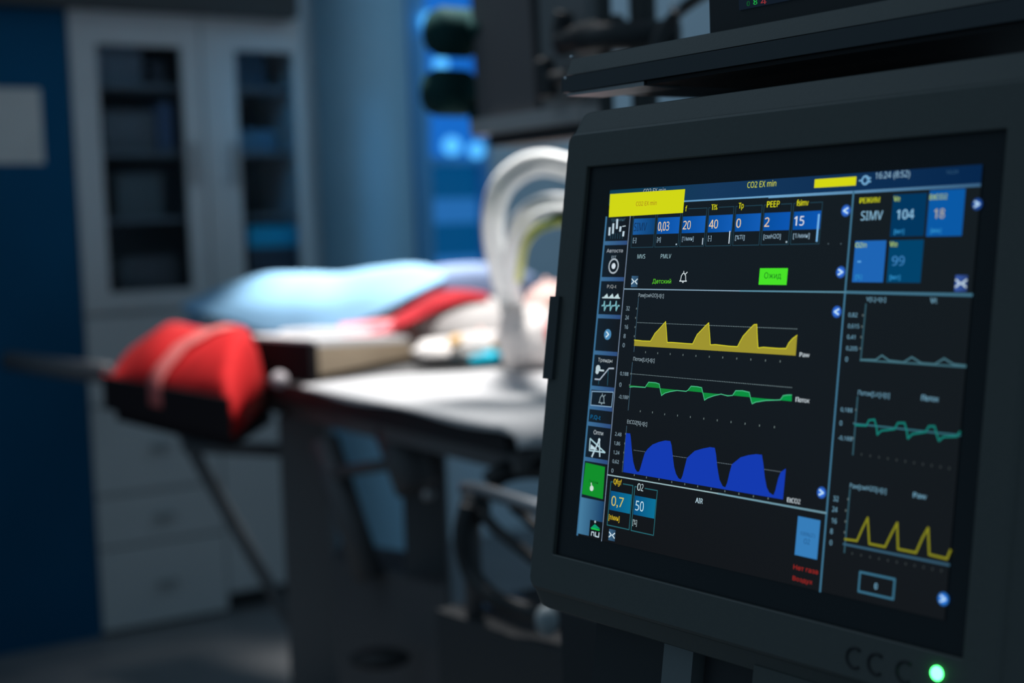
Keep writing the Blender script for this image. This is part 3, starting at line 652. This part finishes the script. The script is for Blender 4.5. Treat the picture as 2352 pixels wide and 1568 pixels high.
# sidebar
p = Pix(); sl = (60, 112, 150); sr = (120, 140, 165)
p.line([(1394, 499), (1327, 1228)], .0016, sl, 2); p.line([(1449, 497), (1383, 1242)], .0007, sr, 3)
xL0 = S(1394, 499); xL1 = S(1327, 1228); xR0 = S(1449, 497)[0]
XL = (xL0[0]+xL1[0])/2; XR = (xR0+S(1383, 1242)[0])/2
p.lrect(XL, XR, S(1350, 1228)[1], S(1400, 499)[1], (20, 34, 46), 1, (20, 26, 32))
def band(py, px, th=.0028, d=0): z = S(px, py)[1]; p.lrect(XL, XR-.001, z-th/2, z+th/2, (62, 110, 150), 2, (45, 75, 125))
for px, py in ((1412, 558), (1407, 641), (1400, 727), (1390, 811), (1383, 892), (1378, 937), (1372, 975), (1368, 1057)): band(py, px)
p.lrect(XL, XR-.001, S(1340, 1227)[1], S(1345, 1143)[1], (70, 125, 160), 2, (22, 60, 100))
p.text('тренинг', (1405, 507), 1438, 8, (60, 95, 110), 3, 0)
for px, a, b_ in ((1402, 524, 539), (1410.5, 515, 535), (1419.5, 505, 524), (1427, 522, 530), (1434, 533, 541)): p.line([(px, a), (px-1, b_)], .0019, (190, 212, 225), 4)
for k in range(6): p.line([(1404+k*5.5, 536), (1403+k*5.5, 548)], .0005, (40, 75, 92), 3)
p.line([(1431, 520), (1438, 519)], .0006, WH, 3)
p.text('Автоста', (1395, 576), 1432, 8.5, (170, 180, 190)); p.text('рт', (1406, 591), 1417, 7, (140, 160, 175))
p.disc((1410.7, 611), 16, (170, 182, 192), 3, ring_=.0011); p.disc((1410.7, 611), 6.8, (210, 222, 232), 3)
p.text('P,Q-t', (1396, 658.5), 1417, 9, (165, 172, 175))
for k in range(3): p.poly([(1387+k*12.5, 683), (1396+k*12.5, 674), (1398.5+k*12.5, 683.5)], (190, 215, 220), 3)
p.line([(1385, 683.5), (1425, 684.5)], .0008, (190, 215, 220), 3)
ec = []
for k in range(3): x_ = 1384+k*13.5; ec += [(x_, 702), (x_+4, 701), (x_+6, 692), (x_+5.5, 713), (x_+10, 702)]
p.line(ec+[(1424, 702)], .0010, (120, 180, 190), 3)
x, z, r_ = p.disc((1397, 768), 12.5, (75, 135, 180), 3); p.lline([(x-.0012, z+.0018), (x+.0012, z), (x-.0012, z-.0018)], .0009, (215, 235, 245), 4)
p.text('Тренды', (1375, 827), 1408, 11, (170, 182, 188))
p.disc((1375, 846), 8, (185, 205, 212), 3); p.disc((1373, 853), 6, (185, 205, 212), 3); p.line([(1378, 850), (1388, 851)], .0012, (185, 205, 212), 3)
p.line([(1368, 870.5), (1379, 871.5), (1400, 846), (1411, 846)], .0010, (165, 180, 195), 3)
p.line([(1377, 872), (1376, 882)], .0005, TEAL, 3); p.line([(1398.5, 850), (1396.5, 885)], .0005, TEAL, 3)
p.line([(1361, 898.5), (1410, 900.5), (1406, 934.5), (1358, 930), (1361, 898.5)], .0007, (125, 160, 190), 3)
def bell(P, px, py, h, col, L=3):
    x, z = S(px, py); q = (S(px, py-h)[1]-z)
    P.lline([(x-q*.8, z-q*.62), (x-q*.6, z-q*.45), (x-q*.5, z+q*.25), (x-q*.2, z+q*.62), (x, z+q*.7), (x+q*.2, z+q*.62), (x+q*.5, z+q*.25), (x+q*.6, z-q*.45), (x+q*.8, z-q*.62), (x-q*.8, z-q*.62)], .0007, col, L)
    P.lrect(x-q*.16, x+q*.16, z-q*.9, z-q*.66, col, L); P.lline([(x, z+q*.7), (x, z+q*1.0)], .0007, col, L)
    P.lline([(x+q*.45, z+q*.55), (x+q*.8, z+q*.85)], .0007, col, L)
bell(p, 1384, 917, 13, (130, 150, 160))
p.text('P,Q-t', (1358, 957.5), 1381, 11, (12, 110, 165))
p.text('Опти', (1365, 992), 1387, 10, (185, 198, 205))
p.line([(1357, 1007), (1355, 1034), (1391, 1039), (1357, 1007)], .0010, (170, 205, 215), 3)
p.poly([(1359, 1020), (1357, 1031), (1374, 1033)], (190, 215, 225), 3)
p.line([(1378, 1010), (1361, 1048)], .0014, (180, 205, 215), 3); p.line([(1378, 1010), (1379, 1048)], .0012, (180, 205, 215), 3); p.disc((1378, 1010), 4, (190, 215, 225), 4)
p.rect((1357, 1193), (1383, 1238), (16, 22, 28), 3)
p.poly([(1358, 1212), (1368, 1203), (1380, 1214)], (15, 150, 110), 4); p.rect((1360, 1211), (1379, 1219), (20, 190, 70), 5)
p.line([(1360, 1229), (1361, 1221), (1366, 1222), (1366, 1230)], .0007, WH, 5); p.line([(1370, 1222), (1369, 1231), (1377, 1233), (1378, 1223)], .0008, WH, 5); p.disc((1369, 1198), 3, (170, 190, 195), 5)
p.build('menu_column', scr, 'column of menu symbols at the left')
p = Pix(); p.quad([(1346.5, 1062), (1391, 1072), (1386, 1146), (1338, 1134)], (18, 142, 44), 3)
p.text('Экран', (1354, 1105), 1376, 9, (12, 80, 28), 4); p.disc((1361, 1121), 6.5, (205, 222, 215), 5); p.line([(1361, 1118), (1360, 1109)], .0008, (205, 222, 215), 5)
p.build('screen_button', scr, 'green menu button with a hand symbol')
# parameter tiles
u0 = S(1450, 568.7)[0]; u1 = (S(1887, 559.5)[0]+S(1895.8, 464.7)[0])/2; pw = (u1-u0)/7
zb0 = (S(1450, 568.7)[1]+S(1887, 559.5)[1])/2; zt0 = (S(1895.8, 464.7)[1]+S(1620, 477)[1])/2
fz0_ = (S(1455, 539.5)[1]+S(1880, 526)[1])/2; fz1_ = (S(1460, 502)[1]+S(1890, 484)[1])/2
tiles = [('', 'SIMV', '[-]', (15, 40, 75)), ('', '0,03', '[л]', (232, 205, 165)), ('f', '20', '[1/мин]', (232, 205, 165)), ('Ti%', '40', '[-]', (232, 205, 165)), ('Tp', '0', '[%Ti]', (232, 205, 165)), ('PEEP', '2', '[смH2O]', (232, 205, 165)), ('fsimv', '15', '[1/мин]', (225, 232, 238))]
nw = [.0127, .0108, .0072, .0080, .0040, .0040, .0078]; uw = [.0032, .0036, .0107, .0030, .0080, .0140, .0128]; lw = [0, 0, .0018, .0055, .0045, .0103, .0094]
for i, (lab, val, un, col) in enumerate(tiles):
    p = Pix(); a = u0+pw*i; b_ = a+pw*.93; bc = (34, 66, 82)
    p.lline([(b_, zt0-.0015), (b_, zb0), (a, zb0), (a, zt0-.0015), (a, zt0), (b_, zt0), (b_, zb0)], .0005, bc, 2)
    if i == 0: p.lrect(a+.0008, b_-.0004, fz0_, fz1_, (28, 92, 160), 2, (14, 66, 118))
    else: p.lrect(a+.0008, b_-.0004, fz0_, fz1_, (8, 78, 158), 2, (18, 92, 182) if i < 5 else (12, 86, 178))
    hgt = (fz1_-fz0_); zc_ = (fz0_+fz1_)/2-.0002
    p.ltext(val, a+.0016, a+.0016+nw[i], zc_-hgt*.26-(.0012 if ',' in val else 0), zc_+hgt*.26, col, 3, 0 if i == 0 else .02)
    zu = fz0_-(fz0_-zb0)*.5
    p.ltext(un, a+.0018, a+.0018+uw[i], zu-.0014, zu+.0022, (150, 180, 200), 3, 0)
    if lab:
        if lw[i]: p.lrect(a+.0016, a+.0024+lw[i]+.001, zt0-.0016, zt0+.002, (21, 27, 33), 3)
        p.ltext(lab, a+.0024, a+.0024+lw[i], zt0-(.0026 if lab in ('Tp',) else .0016), zt0+.0021, (222, 222, 25), 4, .02)
    if i in (2,): p.lrect(b_-.0016, b_-.0009, zb0+.0009, zb0+.0052, (200, 220, 235), 3)
    if i in (3,): p.lrect(b_-.0020, b_-.0012, zb0+.0012, zb0+.0092, (205, 222, 235), 3)
    if i in (6,): p.lrect(b_-.0025, b_-.0012, zb0+.0012, fz1_-.002, (120, 185, 235), 3)
    if i in (1, 5): p.lrect(b_-.0020, b_-.0010, zb0+.0010, zb0+.0020, (180, 205, 220), 3)
    p.build('parameter_tile', scr)
p = Pix()                                                    # rules, symbols and captions
p.text('MVS', (1465.6, 589), 1483.4, 10, (150, 185, 195)); p.text('PMLV', (1519, 588.5), 1543, 10, (150, 185, 195))
p.text('Детский', (1500, 646.5), 1543, 12.5, (95, 215, 40), 3, .015); bell(p, 1571, 637, 14, (200, 212, 216))
for px in (1904, 1933): p.disc((px, 560), 1.5, (90, 110, 120), 3)
def expand(px, py, s_=1, c=(58, 98, 132), L=3):
    x, z = S(px, py); h = .0033*s_
    p.lrect(x-h*1.0, x+h*1.0, z-h*1.15, z+h*1.15, c, L, tuple(int(q*.72) for q in c))
    p.lline([(x-h*.85, z+h*.5), (x-h*.15, z), (x-h*.85, z-h*.5)], .0008*s_, (205, 225, 235), L+1); p.lline([(x+h*.85, z+h*.5), (x+h*.15, z), (x+h*.85, z-h*.5)], .0008*s_, (205, 225, 235), L+1)
expand(1459, 646.5); expand(1407, 1228.5); expand(2209, 651, 1.15, (55, 88, 165))
def arrow(px, py, dirn, rp=14, c=(38, 84, 165)):
    x, z, r_ = p.disc((px, py), rp, c, 3); p.disc((px, py), rp*.72, tuple(min(255, int(q*1.35)) for q in c), 4); h = r_*.42*dirn
    p.lline([(x-h, z+r_*.42), (x+h, z), (x-h, z-r_*.42)], .0010, (190, 225, 245), 5)
arrow(1944.5, 484, -1); arrow(1932.5, 625, 1); arrow(1923.5, 716, -1); arrow(1888.5, 1131, 1); arrow(2246, 469, 1, 14, (26, 62, 125)); arrow(2168, 1375, 1, 16, (35, 95, 170))
p.line([(1435, 663.6), (1700, 668)], .0007, (130, 160, 180), 3); p.line([(1700, 668), (1945, 671)], .0009, (90, 140, 160), 3); p.line([(1945, 671), (2233.6, 677.5)], .0016, (65, 112, 135), 3)
p.line([(1962, 440), (1885, 1358)], .0013, (62, 112, 140), 3)
p.line([(1397, 1090), (1650, 1133)], .0008, (150, 180, 185), 3); p.line([(1650, 1133), (1899, 1178)], .0011, (110, 150, 165), 3)
p.text('AIR', (1599, 1148), 1616, 12, (185, 215, 228), 3, .02)
p.text('Нет газа', (1824, 1301), 1881, 11, (170, 40, 35), 3); p.text('Воздух', (1822, 1328), 1868, 13, (170, 40, 35), 3)
p.build('rules_and_captions', scr, 'thin rules, arrows and captions')
p = Pix(); p.rect((1747, 616), (1808, 654.5), (72, 226, 40), 3); p.text('Ожид', (1757, 634), 1796, 17, (14, 110, 30), 4, 0); p.build('standby_button', scr, 'bright green standby button')
p = Pix(); p.quad([(1834.5, 1184.5), (1886, 1195), (1878, 1285), (1826.5, 1273.5)], (54, 124, 184), 3); p.text('100%(2\')', (1840, 1225), 1874, 11, (30, 75, 125), 4); p.text('O2', (1848, 1242), 1862, 12, (30, 75, 125), 4); p.build('oxygen_button', scr, 'light blue oxygen button')
# bottom-left gas tiles
for (tl, br, fa, fb, lab, lx, val, vx, un, ux_, c1, c2) in (
    ((1405.5, 1106), (1446, 1216), (1401.5, 1126), (1449, 1180), 'Qfgf', 1411, '0,7', 1404, '[л/мин]', 1398.5, (220, 190, 40), (215, 195, 90)),
    ((1459.5, 1117), (1502, 1229), (1457.5, 1137), (1504, 1191), 'O2', 1465.5, '50', 1459, '[%]', 1453.5, (190, 210, 215), (195, 225, 235))):
    p = Pix(); (xa, zt_), (xb, zb_) = S(*tl), S(*br); xa = (xa+S(*fa)[0])/2
    p.lline([(xb, zt_), (xb, zb_), (xa, zb_), (xa, zt_), (xb, zt_)], .0007, (38, 98, 108), 2)
    (_, f1), (_, f0) = S(*fa), S(*fb)
    p.lrect(xa+.0008, xb-.0006, f0, f1, (10, 80, 130), 2, (12, 112, 150))
    wv = .0148 if val == '0,7' else .0098; q = S(vx, 1152 if val == '0,7' else 1163)[0]; zc_ = (f0+f1)/2
    p.ltext(val, q+.0008, q+.0008+wv*.82, zc_-.0033-(.001 if ',' in val else 0), zc_+.0033, c2, 3, .01)
    xl_ = S(lx, tl[1])[0]; lw_ = .0083 if lab == 'Qfgf' else .0060
    p.lrect(xl_-.0008, xl_+lw_+.0012, zt_-.001, zt_+.001, (19, 24, 28), 3); p.ltext(lab, xl_, xl_+lw_, zt_-.0022, zt_+.0026, c1, 4, .02)
    zu = (f0+zb_)/2; uw_ = .0110 if len(un) > 3 else .0042
    p.ltext(un, xa+.001, xa+.001+uw_, zu-.0022, zu+.0022, c1 if len(un) > 3 else (170, 190, 195), 3, 0)
    p.build('gas_tile', scr)
# graph helpers: coordinates below were read off in enlarged crops
def Z2(q): return [(1300+x/3.5636, 660+y/3.5636) for x, y in q]
def Z3(q): return [(1280+x/3.409, 940+y/3.409) for x, y in q]
def Z5(q): return [(1860+x/3.921, 660+y/3.921) for x, y in q]
def Z6(q): return [(1800+x/3.027, 1050+y/3.027) for x, y in q]
def axis(p, pts, col=(62, 92, 110), wd=.0005): p.line(pts, wd, col, 2)
def ticks(p, pts, col=(105, 120, 120)):
    for q in pts: x, z = S(*q); p.lrect(x-.00035, x+.00035, z-.0006, z+.0006, col, 2)
def labs(p, items, col=(140, 165, 180), h=9.5):
    for t, px, py, w_ in items: p.text(t, (px-w_/2, py), px+w_/2, h, col, 3, 0)
p = Pix()
p.text('Paw[смH2O]-t[c]', (1468, 679), 1526, 11, (150, 170, 180), 3, 0)
ax_ = Z2([(598, 85), (560, 525)]); axis(p, ax_)
labs(p, [('32', 1443.6, 708, 8), ('24', 1441.7, 729, 8), ('16', 1440, 750.5, 8), ('8', 1436, 771.5, 4.6), ('0', 1434, 792.5, 4.6)])
ticks(p, [(1463, 708.6), (1461, 730), (1459.6, 751), (1458, 772)]); p.dots((1464, 740.5), (1833, 755.4), 96, .0004, (120, 140, 145))
wv = Z2([(562, 478), (565, 430), (635, 438), (697, 440), (715, 410), (735, 375), (760, 350), (800, 305), (822, 280), (828, 350), (835, 450), (870, 450), (1000, 460), (1043, 462), (1060, 425), (1080, 385), (1110, 355), (1150, 312), (1175, 290), (1182, 380), (1188, 470), (1230, 468), (1350, 482), (1410, 485), (1430, 445), (1455, 400), (1500, 350), (1545, 305), (1568, 303), (1572, 400), (1578, 495), (1620, 490), (1750, 500), (1808, 500), (1830, 455), (1860, 420), (1898, 392), (1885, 558)])
p.poly(wv, (158, 148, 48), 3); p.line(wv[1:-1], .0006, (205, 200, 45), 4)
ticks(p, Z2([(655, 530), (755, 538), (857, 545), (962, 552), (1068, 560), (1177, 567), (1287, 573), (1402, 582), (1517, 590), (1637, 598), (1757, 605)]))
p.text('Paw', (1838, 814), 1861, 10, (205, 218, 225), 3, .02); p.build('waveform_graph', scr, 'yellow pressure waveform')
p = Pix(); p.text('Поток[L/c]-t[c]', (1456, 825), 1505, 11, (150, 170, 180), 3, 0); axis(p, Z2([(548, 612), (513, 1005)]))
labs(p, [('0,188', 1435.5, 858, 19), ('0', 1426.3, 883, 4.8), ('-0,188', 1433, 911, 21)]); ticks(p, [(1450, 858), (1447, 884), (1445, 911)]); p.dots((1450, 858), (1821, 890), 96, .0004, (120, 140, 145))
wl = Z2([(527, 815), (560, 812), (655, 818), (665, 800), (683, 775), (740, 780), (770, 790), (780, 850), (788, 885), (815, 865), (860, 852), (915, 843), (990, 850), (1005, 840), (1030, 808), (1080, 812), (1117, 820), (1130, 880), (1140, 922), (1165, 905), (1220, 885), (1275, 873), (1330, 887), (1370, 883), (1395, 845), (1450, 845), (1507, 858), (1520, 920), (1530, 952), (1560, 938), (1640, 925), (1760, 920), (1785, 885), (1820, 880), (1853, 880)])
def basez(px): t = (px-wl[0][0])/(wl[-1][0]-wl[0][0]); a = Z2([(527, 800)])[0][1]; b_ = Z2([(1850, 932)])[0][1]; return a+(b_-a)*t
for a, b_ in zip(wl, wl[1:]):
    k = (a[0]-wl[0][0])/(wl[-1][0]-wl[0][0]); c = (int(24-18*k), int(128+22*k), int(52+18*k))
    p.quad([a, b_, (b_[0], basez(b_[0])), (a[0], basez(a[0]))], c, 3)
p.line(wl, .0006, (70, 180, 130), 4); ticks(p, Z2([(612, 1013), (712, 1022), (812, 1038), (917, 1048), (1022, 1060), (1132, 1073), (1242, 1087), (1355, 1101), (1470, 1115), (1588, 1130), (1710, 1142)]))
p.text('Поток', (1829, 917), 1861, 11, (205, 218, 225), 3, .02); p.build('waveform_graph', scr, 'green flow waveform')
p = Pix(); p.text('EtCO2[%]-t[c]', (1442, 969), 1488, 11.5, (150, 170, 180), 3, 0); axis(p, Z3([(548, 130), (512, 490)]))
labs(p, [('2,48', 1421.5, 996.5, 15), ('1,86', 1419, 1017.5, 14), ('1,24', 1417.3, 1038.5, 14), ('0,62', 1415.5, 1059, 15), ('0', 1408, 1080, 4.6)]); ticks(p, [(1438, 996), (1436, 1018), (1434, 1039), (1432, 1061)])
p.dots(Z3([(600, 318)])[0], Z3([(1780, 492)])[0], 92, .0004, (110, 125, 135))
wv = Z3([(520, 490), (543, 185), (575, 188), (580, 215), (590, 330), (600, 410), (615, 465), (630, 488), (645, 487), (655, 460), (672, 400), (690, 340), (712, 310), (750, 275), (800, 255), (850, 243), (890, 247), (900, 280), (910, 370), (920, 450), (935, 505), (955, 540), (972, 548), (985, 520), (1000, 460), (1020, 380), (1080, 325), (1140, 307), (1200, 295), (1238, 300), (1248, 350), (1258, 450), (1275, 550), (1300, 600), (1320, 610), (1335, 575), (1355, 490), (1372, 430), (1440, 375), (1500, 358), (1560, 350), (1607, 355), (1618, 420), (1630, 530), (1645, 610), (1665, 650), (1698, 672), (1712, 635), (1735, 540), (1755, 490), (1795, 462), (1772, 705)])
p.poly(wv, (20, 58, 176), 3); ticks(p, Z3([(607, 514), (702, 533), (800, 548), (900, 568), (1002, 585), (1103, 602), (1208, 622), (1316, 640), (1426, 660), (1540, 680), (1655, 697)]))
p.text('EtCO2', (1809.5, 1147), 1840, 11, (205, 218, 225), 3, .02); p.build('waveform_graph', scr, 'blue carbon dioxide waveform')
# right-hand column
cy_ = (115, 165, 190)
p = Pix(); p.text('V[L]-t[c]', (1991, 688), 2036, 12, cy_); p.text('Vt', (2138, 690), 2154, 12, cy_, 3, .03); axis(p, Z5([(510, 150), (462, 660)]), (48, 84, 98), .0010)
labs(p, [('0,82', 1960.5, 723.5, 21), ('0,615', 1962, 749, 26), ('0,41', 1956.5, 774, 19), ('0,205', 1958, 800, 26), ('0', 1946, 824.5, 6)], cy_, 11); ticks(p, [(1983, 724), (1981, 750), (1979, 774), (1977, 800)])
p.line(Z5([(460, 655), (1410, 715)]), .0009, (62, 105, 118), 3); p.line(Z5([(465, 650), (600, 652), (655, 612), (720, 658), (850, 674), (925, 628), (1010, 682), (1130, 692), (1215, 640), (1300, 692), (1410, 705)]), .0009, (70, 112, 125), 3)
p.build('waveform_graph', scr, 'pale volume trace, topmost in the right column')
p = Pix(); p.text('Поток[L/c]-t[c]', (1972, 903), 2045, 14, cy_); p.text('Поток', (2118, 913), 2158, 13, cy_, 3, .03); axis(p, Z5([(435, 985), (392, 1505)]), (48, 84, 98), .0010)
labs(p, [('0,188', 1946, 940.5, 27), ('0', 1933, 971, 6), ('-0,188', 1943, 1005, 32)], cy_, 11); ticks(p, [(1967, 941), (1962, 972), (1960, 1006)])
p.line(Z5([(400, 1225), (1360, 1332)]), .0009, (50, 105, 118), 3); p.line(Z5([(415, 1240), (515, 1245), (540, 1195), (590, 1190), (608, 1260), (615, 1325), (650, 1290), (770, 1275), (800, 1220), (860, 1220), (880, 1290), (890, 1360), (930, 1320), (1050, 1300), (1080, 1250), (1130, 1250), (1150, 1320), (1170, 1380), (1210, 1345), (1330, 1340), (1360, 1300)]), .0011, (20, 118, 110), 4)
ticks(p, Z5([(470+79*k, 1503+12.5*k) for k in range(11)]), (60, 68, 70)); p.build('waveform_graph', scr, 'teal flow trace, middle of the right column')
p = Pix(); p.text('Paw[смH2O]-t[c]', (1953.6, 1116), 2038, 14, cy_); p.text('Paw', (2099, 1136), 2130, 12, cy_, 3, .03); axis(p, Z6([(465, 220), (425, 660)]), (48, 84, 98), .0010)
labs(p, [('32', 1921.5, 1144, 12), ('24', 1919, 1168.5, 12), ('16', 1917.5, 1194.5, 12), ('8', 1911.5, 1219, 6), ('0', 1910, 1245, 6)], cy_, 12); ticks(p, [(1949, 1146), (1944, 1172), (1943, 1197), (1941, 1222)])
p.line(Z6([(420, 602), (1155, 748)]), .0013, (52, 88, 110), 3); p.line(Z6([(430, 568), (515, 580), (555, 490), (590, 420), (600, 600), (710, 622), (755, 530), (795, 455), (800, 637), (925, 662), (970, 560), (1010, 490), (1017, 675), (1140, 705), (1165, 645)]), .0013, (128, 128, 30), 4)
ticks(p, Z6([(480+62*k, 668+12*k) for k in range(11)]), (60, 68, 70)); p.build('waveform_graph', scr, 'dull yellow pressure trace, lowest of the right column')
p = Pix(); (xa, zt_), (xb, zb_) = S(1976.7, 1313), S(2053, 1375.5); xa = (xa+S(1973, 1356)[0])/2; xb = (xb+S(2056, 1328)[0])/2
p.lline([(xa, zt_), (xb, zt_), (xb, zb_), (xa, zb_), (xa, zt_)], .0013, (55, 105, 130), 2); p.text('0', (2010, 1345), 2017, 14, (120, 175, 205), 3, .03); p.build('value_box', scr, 'outlined box holding a zero')
# number tiles, upper right
p = Pix(); p.text('РЕЖИМ', (1976, 461), 2022, 12, (205, 212, 25), 3, .02); p.text('SIMV', (1979, 496), 2029, 21, (145, 195, 225), 3, .01); p.build('readout_tile', scr, 'mode readout without a coloured ground')
for tl, br, c, lab, lx, val, vx, vc, un, ux2 in (
    ((2053, 447), (2122.5, 542), (2, 54, 94), 'Ve', (2054, 457, 2069), '104', (2061, 493, 2101), (150, 205, 238), '[мл]', (2055, 533, 2078)),
    ((2137, 437.5), (2210, 541.5), (10, 88, 164), 'EtCO2', (2137, 453, 2177), '18', (2147, 491, 2171), (185, 180, 150), '[мин]', (2139, 531, 2163)),
    ((1966, 553.5), (2029, 648.5), (30, 100, 180), 'O2in', (1966, 563, 1992), '-', (1971, 602, 1979), (90, 165, 225), '[%]', (1966, 637, 1981)),
    ((2045, 552), (2115, 649.5), (2, 66, 106), 'Vte', (2045, 561, 2063), '99', (2050, 599, 2079), (60, 130, 190), '[мл]', (2045, 638, 2069))):
    p = Pix(); x0, x1, z0, z1 = p.rect(tl, br, c, 2)
    p.text(lab, lx[:2], lx[2], 12, (175, 205, 100), 3, .03)
    if val == '-': p.rect((1971, 599), (1979, 603), vc, 3)
    else: p.text(val, vx[:2], vx[2], 22, vc, 3, .02)
    p.text(un, ux2[:2], ux2[2], 13, (45, 140, 200), 3, .02); p.build('readout_tile', scr)

# ------------------------------------------------------------------ shelf above the monitor
so_ = W(1316, 172, 1.06)
SF = Frame(so_, Hh, Vector((0, 0, 1)))
shf = empty('equipment_shelf', 'dark grey equipment shelf with metal end plate running above the large screen', 'shelf', SF.M)
zu = SF(1312, 130)[1]; zd = SF(1297, 214)[1]; xl2 = SF(1297, 190)[0]
def sec(x, P): return [Vector((x, y, z)) for y, z in P]
P_ = [(.0015, .0005), (.0075, zu-.001), (.0105, zu), (.3, zu), (.3, .0005)]
rr_ = [sec(x, P_) for x in (-.010, .55)]
V, Fc = loft(rr_, closed=True); Fc += [tuple(range(5)), tuple(range(5, 10))]
obj('upper_lip', (V, Fc), housing, shf, local=True, bevel=.0012)
obj('lower_slab', box(SF.M, xl2, .55, -.003, .3, zd, -.0008), mat('slab_dark', (.045, .055, .062), .4), shf, bevel=.0012)
obj('underside_shade', box(SF.M, xl2+.09, .55, .001, .3, zd-.003, zd-.0004), mat('underside_shade_black', (.012, .013, .014), .7), shf)  # black sheet added to darken the shelf underside as shade
ax0 = SF(1478, 232, .12)[0]
obj('dark_fill_block', box(SF.M, ax0, ax0+.3, .12, .17, -.16, zd-.0032), black, shf, bevel=.004)  # black block added as dark fill for the gap under the shelf
obj('end_plate', hexa([SF.M @ Vector(v) for v in ((xl2+.002, .0, zd-.0025), (xl2+.088, .0, zd-.0035), (xl2+.088, 0.035, zd-.0045), (xl2+.002, .035, zd-.0025), (xl2+.002, .0, zd-.0005), (xl2+.088, .0, zd-.0005), (xl2+.088, .035, zd-.0005), (xl2+.002, .035, zd-.0005))]), alu, shf, label='bare metal end plate')
for i, (px, py) in enumerate(((1312, 131), (1299, 180))):
    x, z = SF(px, py, -.002); obj('corner_screw', ell(SF.M @ Vector((x+.001, -.0025, z)), .0016, .0012, .0014), chrome, shf, smooth=True)
# patient monitor standing on the shelf
yb_ = .035; dx0 = SF(1630, 40, yb_)[0]
dev = empty('small_monitor', 'black monitor with green and red digits standing on the equipment shelf', 'monitor', SF.M @ at((dx0, yb_, zu)))
obj('housing', box(SF.M, dx0, dx0+.26, yb_, yb_+.16, zu+.0003, zu+.22), black, dev, bevel=.004)
sx0 = SF(1700, 10, yb_)[0]
sc2 = obj('screen', box(SF.M, sx0, dx0+.25, yb_-.0012, yb_+.0001, zu+.016, zu+.2), emit('dark_blue_screen', lin((14, 24, 36))), dev)
class FR:
    pass
fr2 = Frame(SF.M @ Vector((0, yb_-.0015, 0)), Hh, Vector((0, 0, 1)))
def dev_text(t, a, xr_, h, c):
    p = Pix(fr2); p.text(t, a, xr_, h, c, 1, .02); I = MW[sc2].inverted() @ fr2.M
    p.v = [I @ v for v in p.v]; p.build('digit', sc2)
dev_text('0', (1716, 9), 1723, 11, (14, 90, 40)); dev_text('8', (1731, 5), 1740, 13, (30, 170, 70)); dev_text('4', (1748, 4), 1761, 14, (150, 50, 55))

# ------------------------------------------------------------------ ventilator body and lower left equipment
vt = empty('ventilator', 'dark ventilator base unit standing below the large screen', 'ventilator', at(Vector((W(1420, 1500, 1.35).x, W(1420, 1500, 1.35).y, 0))))
VF = Frame(Vector((W(1290, 1500, 1.35).x, W(1290, 1500, 1.35).y, 0)), Hh, Vector((0, 0, 1)))
vz = W(1290, 1400, 1.35).z
obj('body', box(VF.M, 0, .6, 0, .4, .1, vz), mat('vent_dark', (.03, .032, .035), .5), vt, bevel=.01)
obj('base', box(VF.M, -.05, .65, -.05, .45, .04, .1), black, vt, bevel=.01)
for x, y in ((0, 0), (.6, 0), (0, .4), (.6, .4)): obj('caster', lathe(VF.M @ at((x, y, .032)), [(.01, -.012), (.032, -.01), (.032, .01), (.01, .012)], 16), black, vt)
aw = W(1268, 1440, 1.9)
tw = empty('hose_trolley', 'low dark trolley with bent chrome handle and black hoses, left of the screen base', 'trolley', at((aw.x, aw.y, 0)))
TFm = Frame(Vector((W(1085, 1450, 2.2).x, W(1085, 1450, 2.2).y, 0)), Hh, Vector((0, 0, 1)))
tz = W(1150, 1425, 2.2).z
obj('body', box(TFm.M, -.1, .32, 0, .35, .07, tz), mat('trolley_dark', (.045, .048, .052), .5), tw, bevel=.03)
obj('reflection_cap', ell(Vector((W(1140, 1450, 2.3).x, W(1140, 1450, 2.3).y, tz+.004)), .05, .04, .012), mat('blue_reflection', (.05, .13, .24), .4), tw, smooth=True, label='faint blue painted reflection')  # blue reflection on the dark body, painted as a low cap
for x, y in ((-.05, .04), (.27, .04), (-.05, .31), (.27, .31)): obj('caster', lathe(TFm.M @ at((x, y, .036)), [(.01, -.012), (.036, -.01), (.036, .01), (.01, .012)], 16), black, tw)
obj('handle', tube(smoothpath([W(1068, 1122, 2.2), W(1120, 1130, 2.15), W(1180, 1148, 2.1), W(1260, 1172, 2.05), W(1420, 1215, 1.98)], 8), .011, 14), mat('dull_steel', (.35, .36, .38), .3, .9), tw, smooth=True, label='chrome handle')
obj('handle_post', tube([W(1082, 1135, 2.2), W(1086, 1300, 2.22), Vector((W(1086, 1300, 2.22).x, W(1086, 1300, 2.22).y, tz-.01))], .014, 12), darkmetal, tw, smooth=True)
obj('joint', ell(W(1092, 1165, 2.18), .024, .024, .028), black, tw, smooth=True)
obj('valve', ell(W(1256, 1425, 1.95), .016, .016, .022), mat('valve_grey', (.35, .4, .42), .4), tw, smooth=True, label='pale grey valve')
def cable(px, rad, label): hose(px, rad, black, label, 'black_hose', 'hose', 0, 'black hoses by the chrome handle')
cable([(1075, 1160, 2.15), (1062, 1230, 2.15), (1080, 1310, 2.15), (1130, 1370, 2.12), (1200, 1400, 2.1), (1290, 1425, 2.05)], .014, 'thick black hose sweeping from the chrome handle down to the screen base')
cable([(1105, 1175, 2.15), (1140, 1215, 2.13), (1190, 1255, 2.1), (1235, 1290, 2.08), (1290, 1330, 2.05)], .009, 'thin black hose slanting from the handle joint behind the screen')
cable([(1120, 1110, 2.3), (1160, 1085, 2.3), (1220, 1075, 2.3), (1300, 1085, 2.25)], .018, 'short black hose arching above the chrome handle')
cable([(1175, 1160, 2.12), (1205, 1185, 2.12), (1240, 1215, 2.1), (1300, 1240, 2.08)], .008, 'black hose hanging just below the chrome handle')
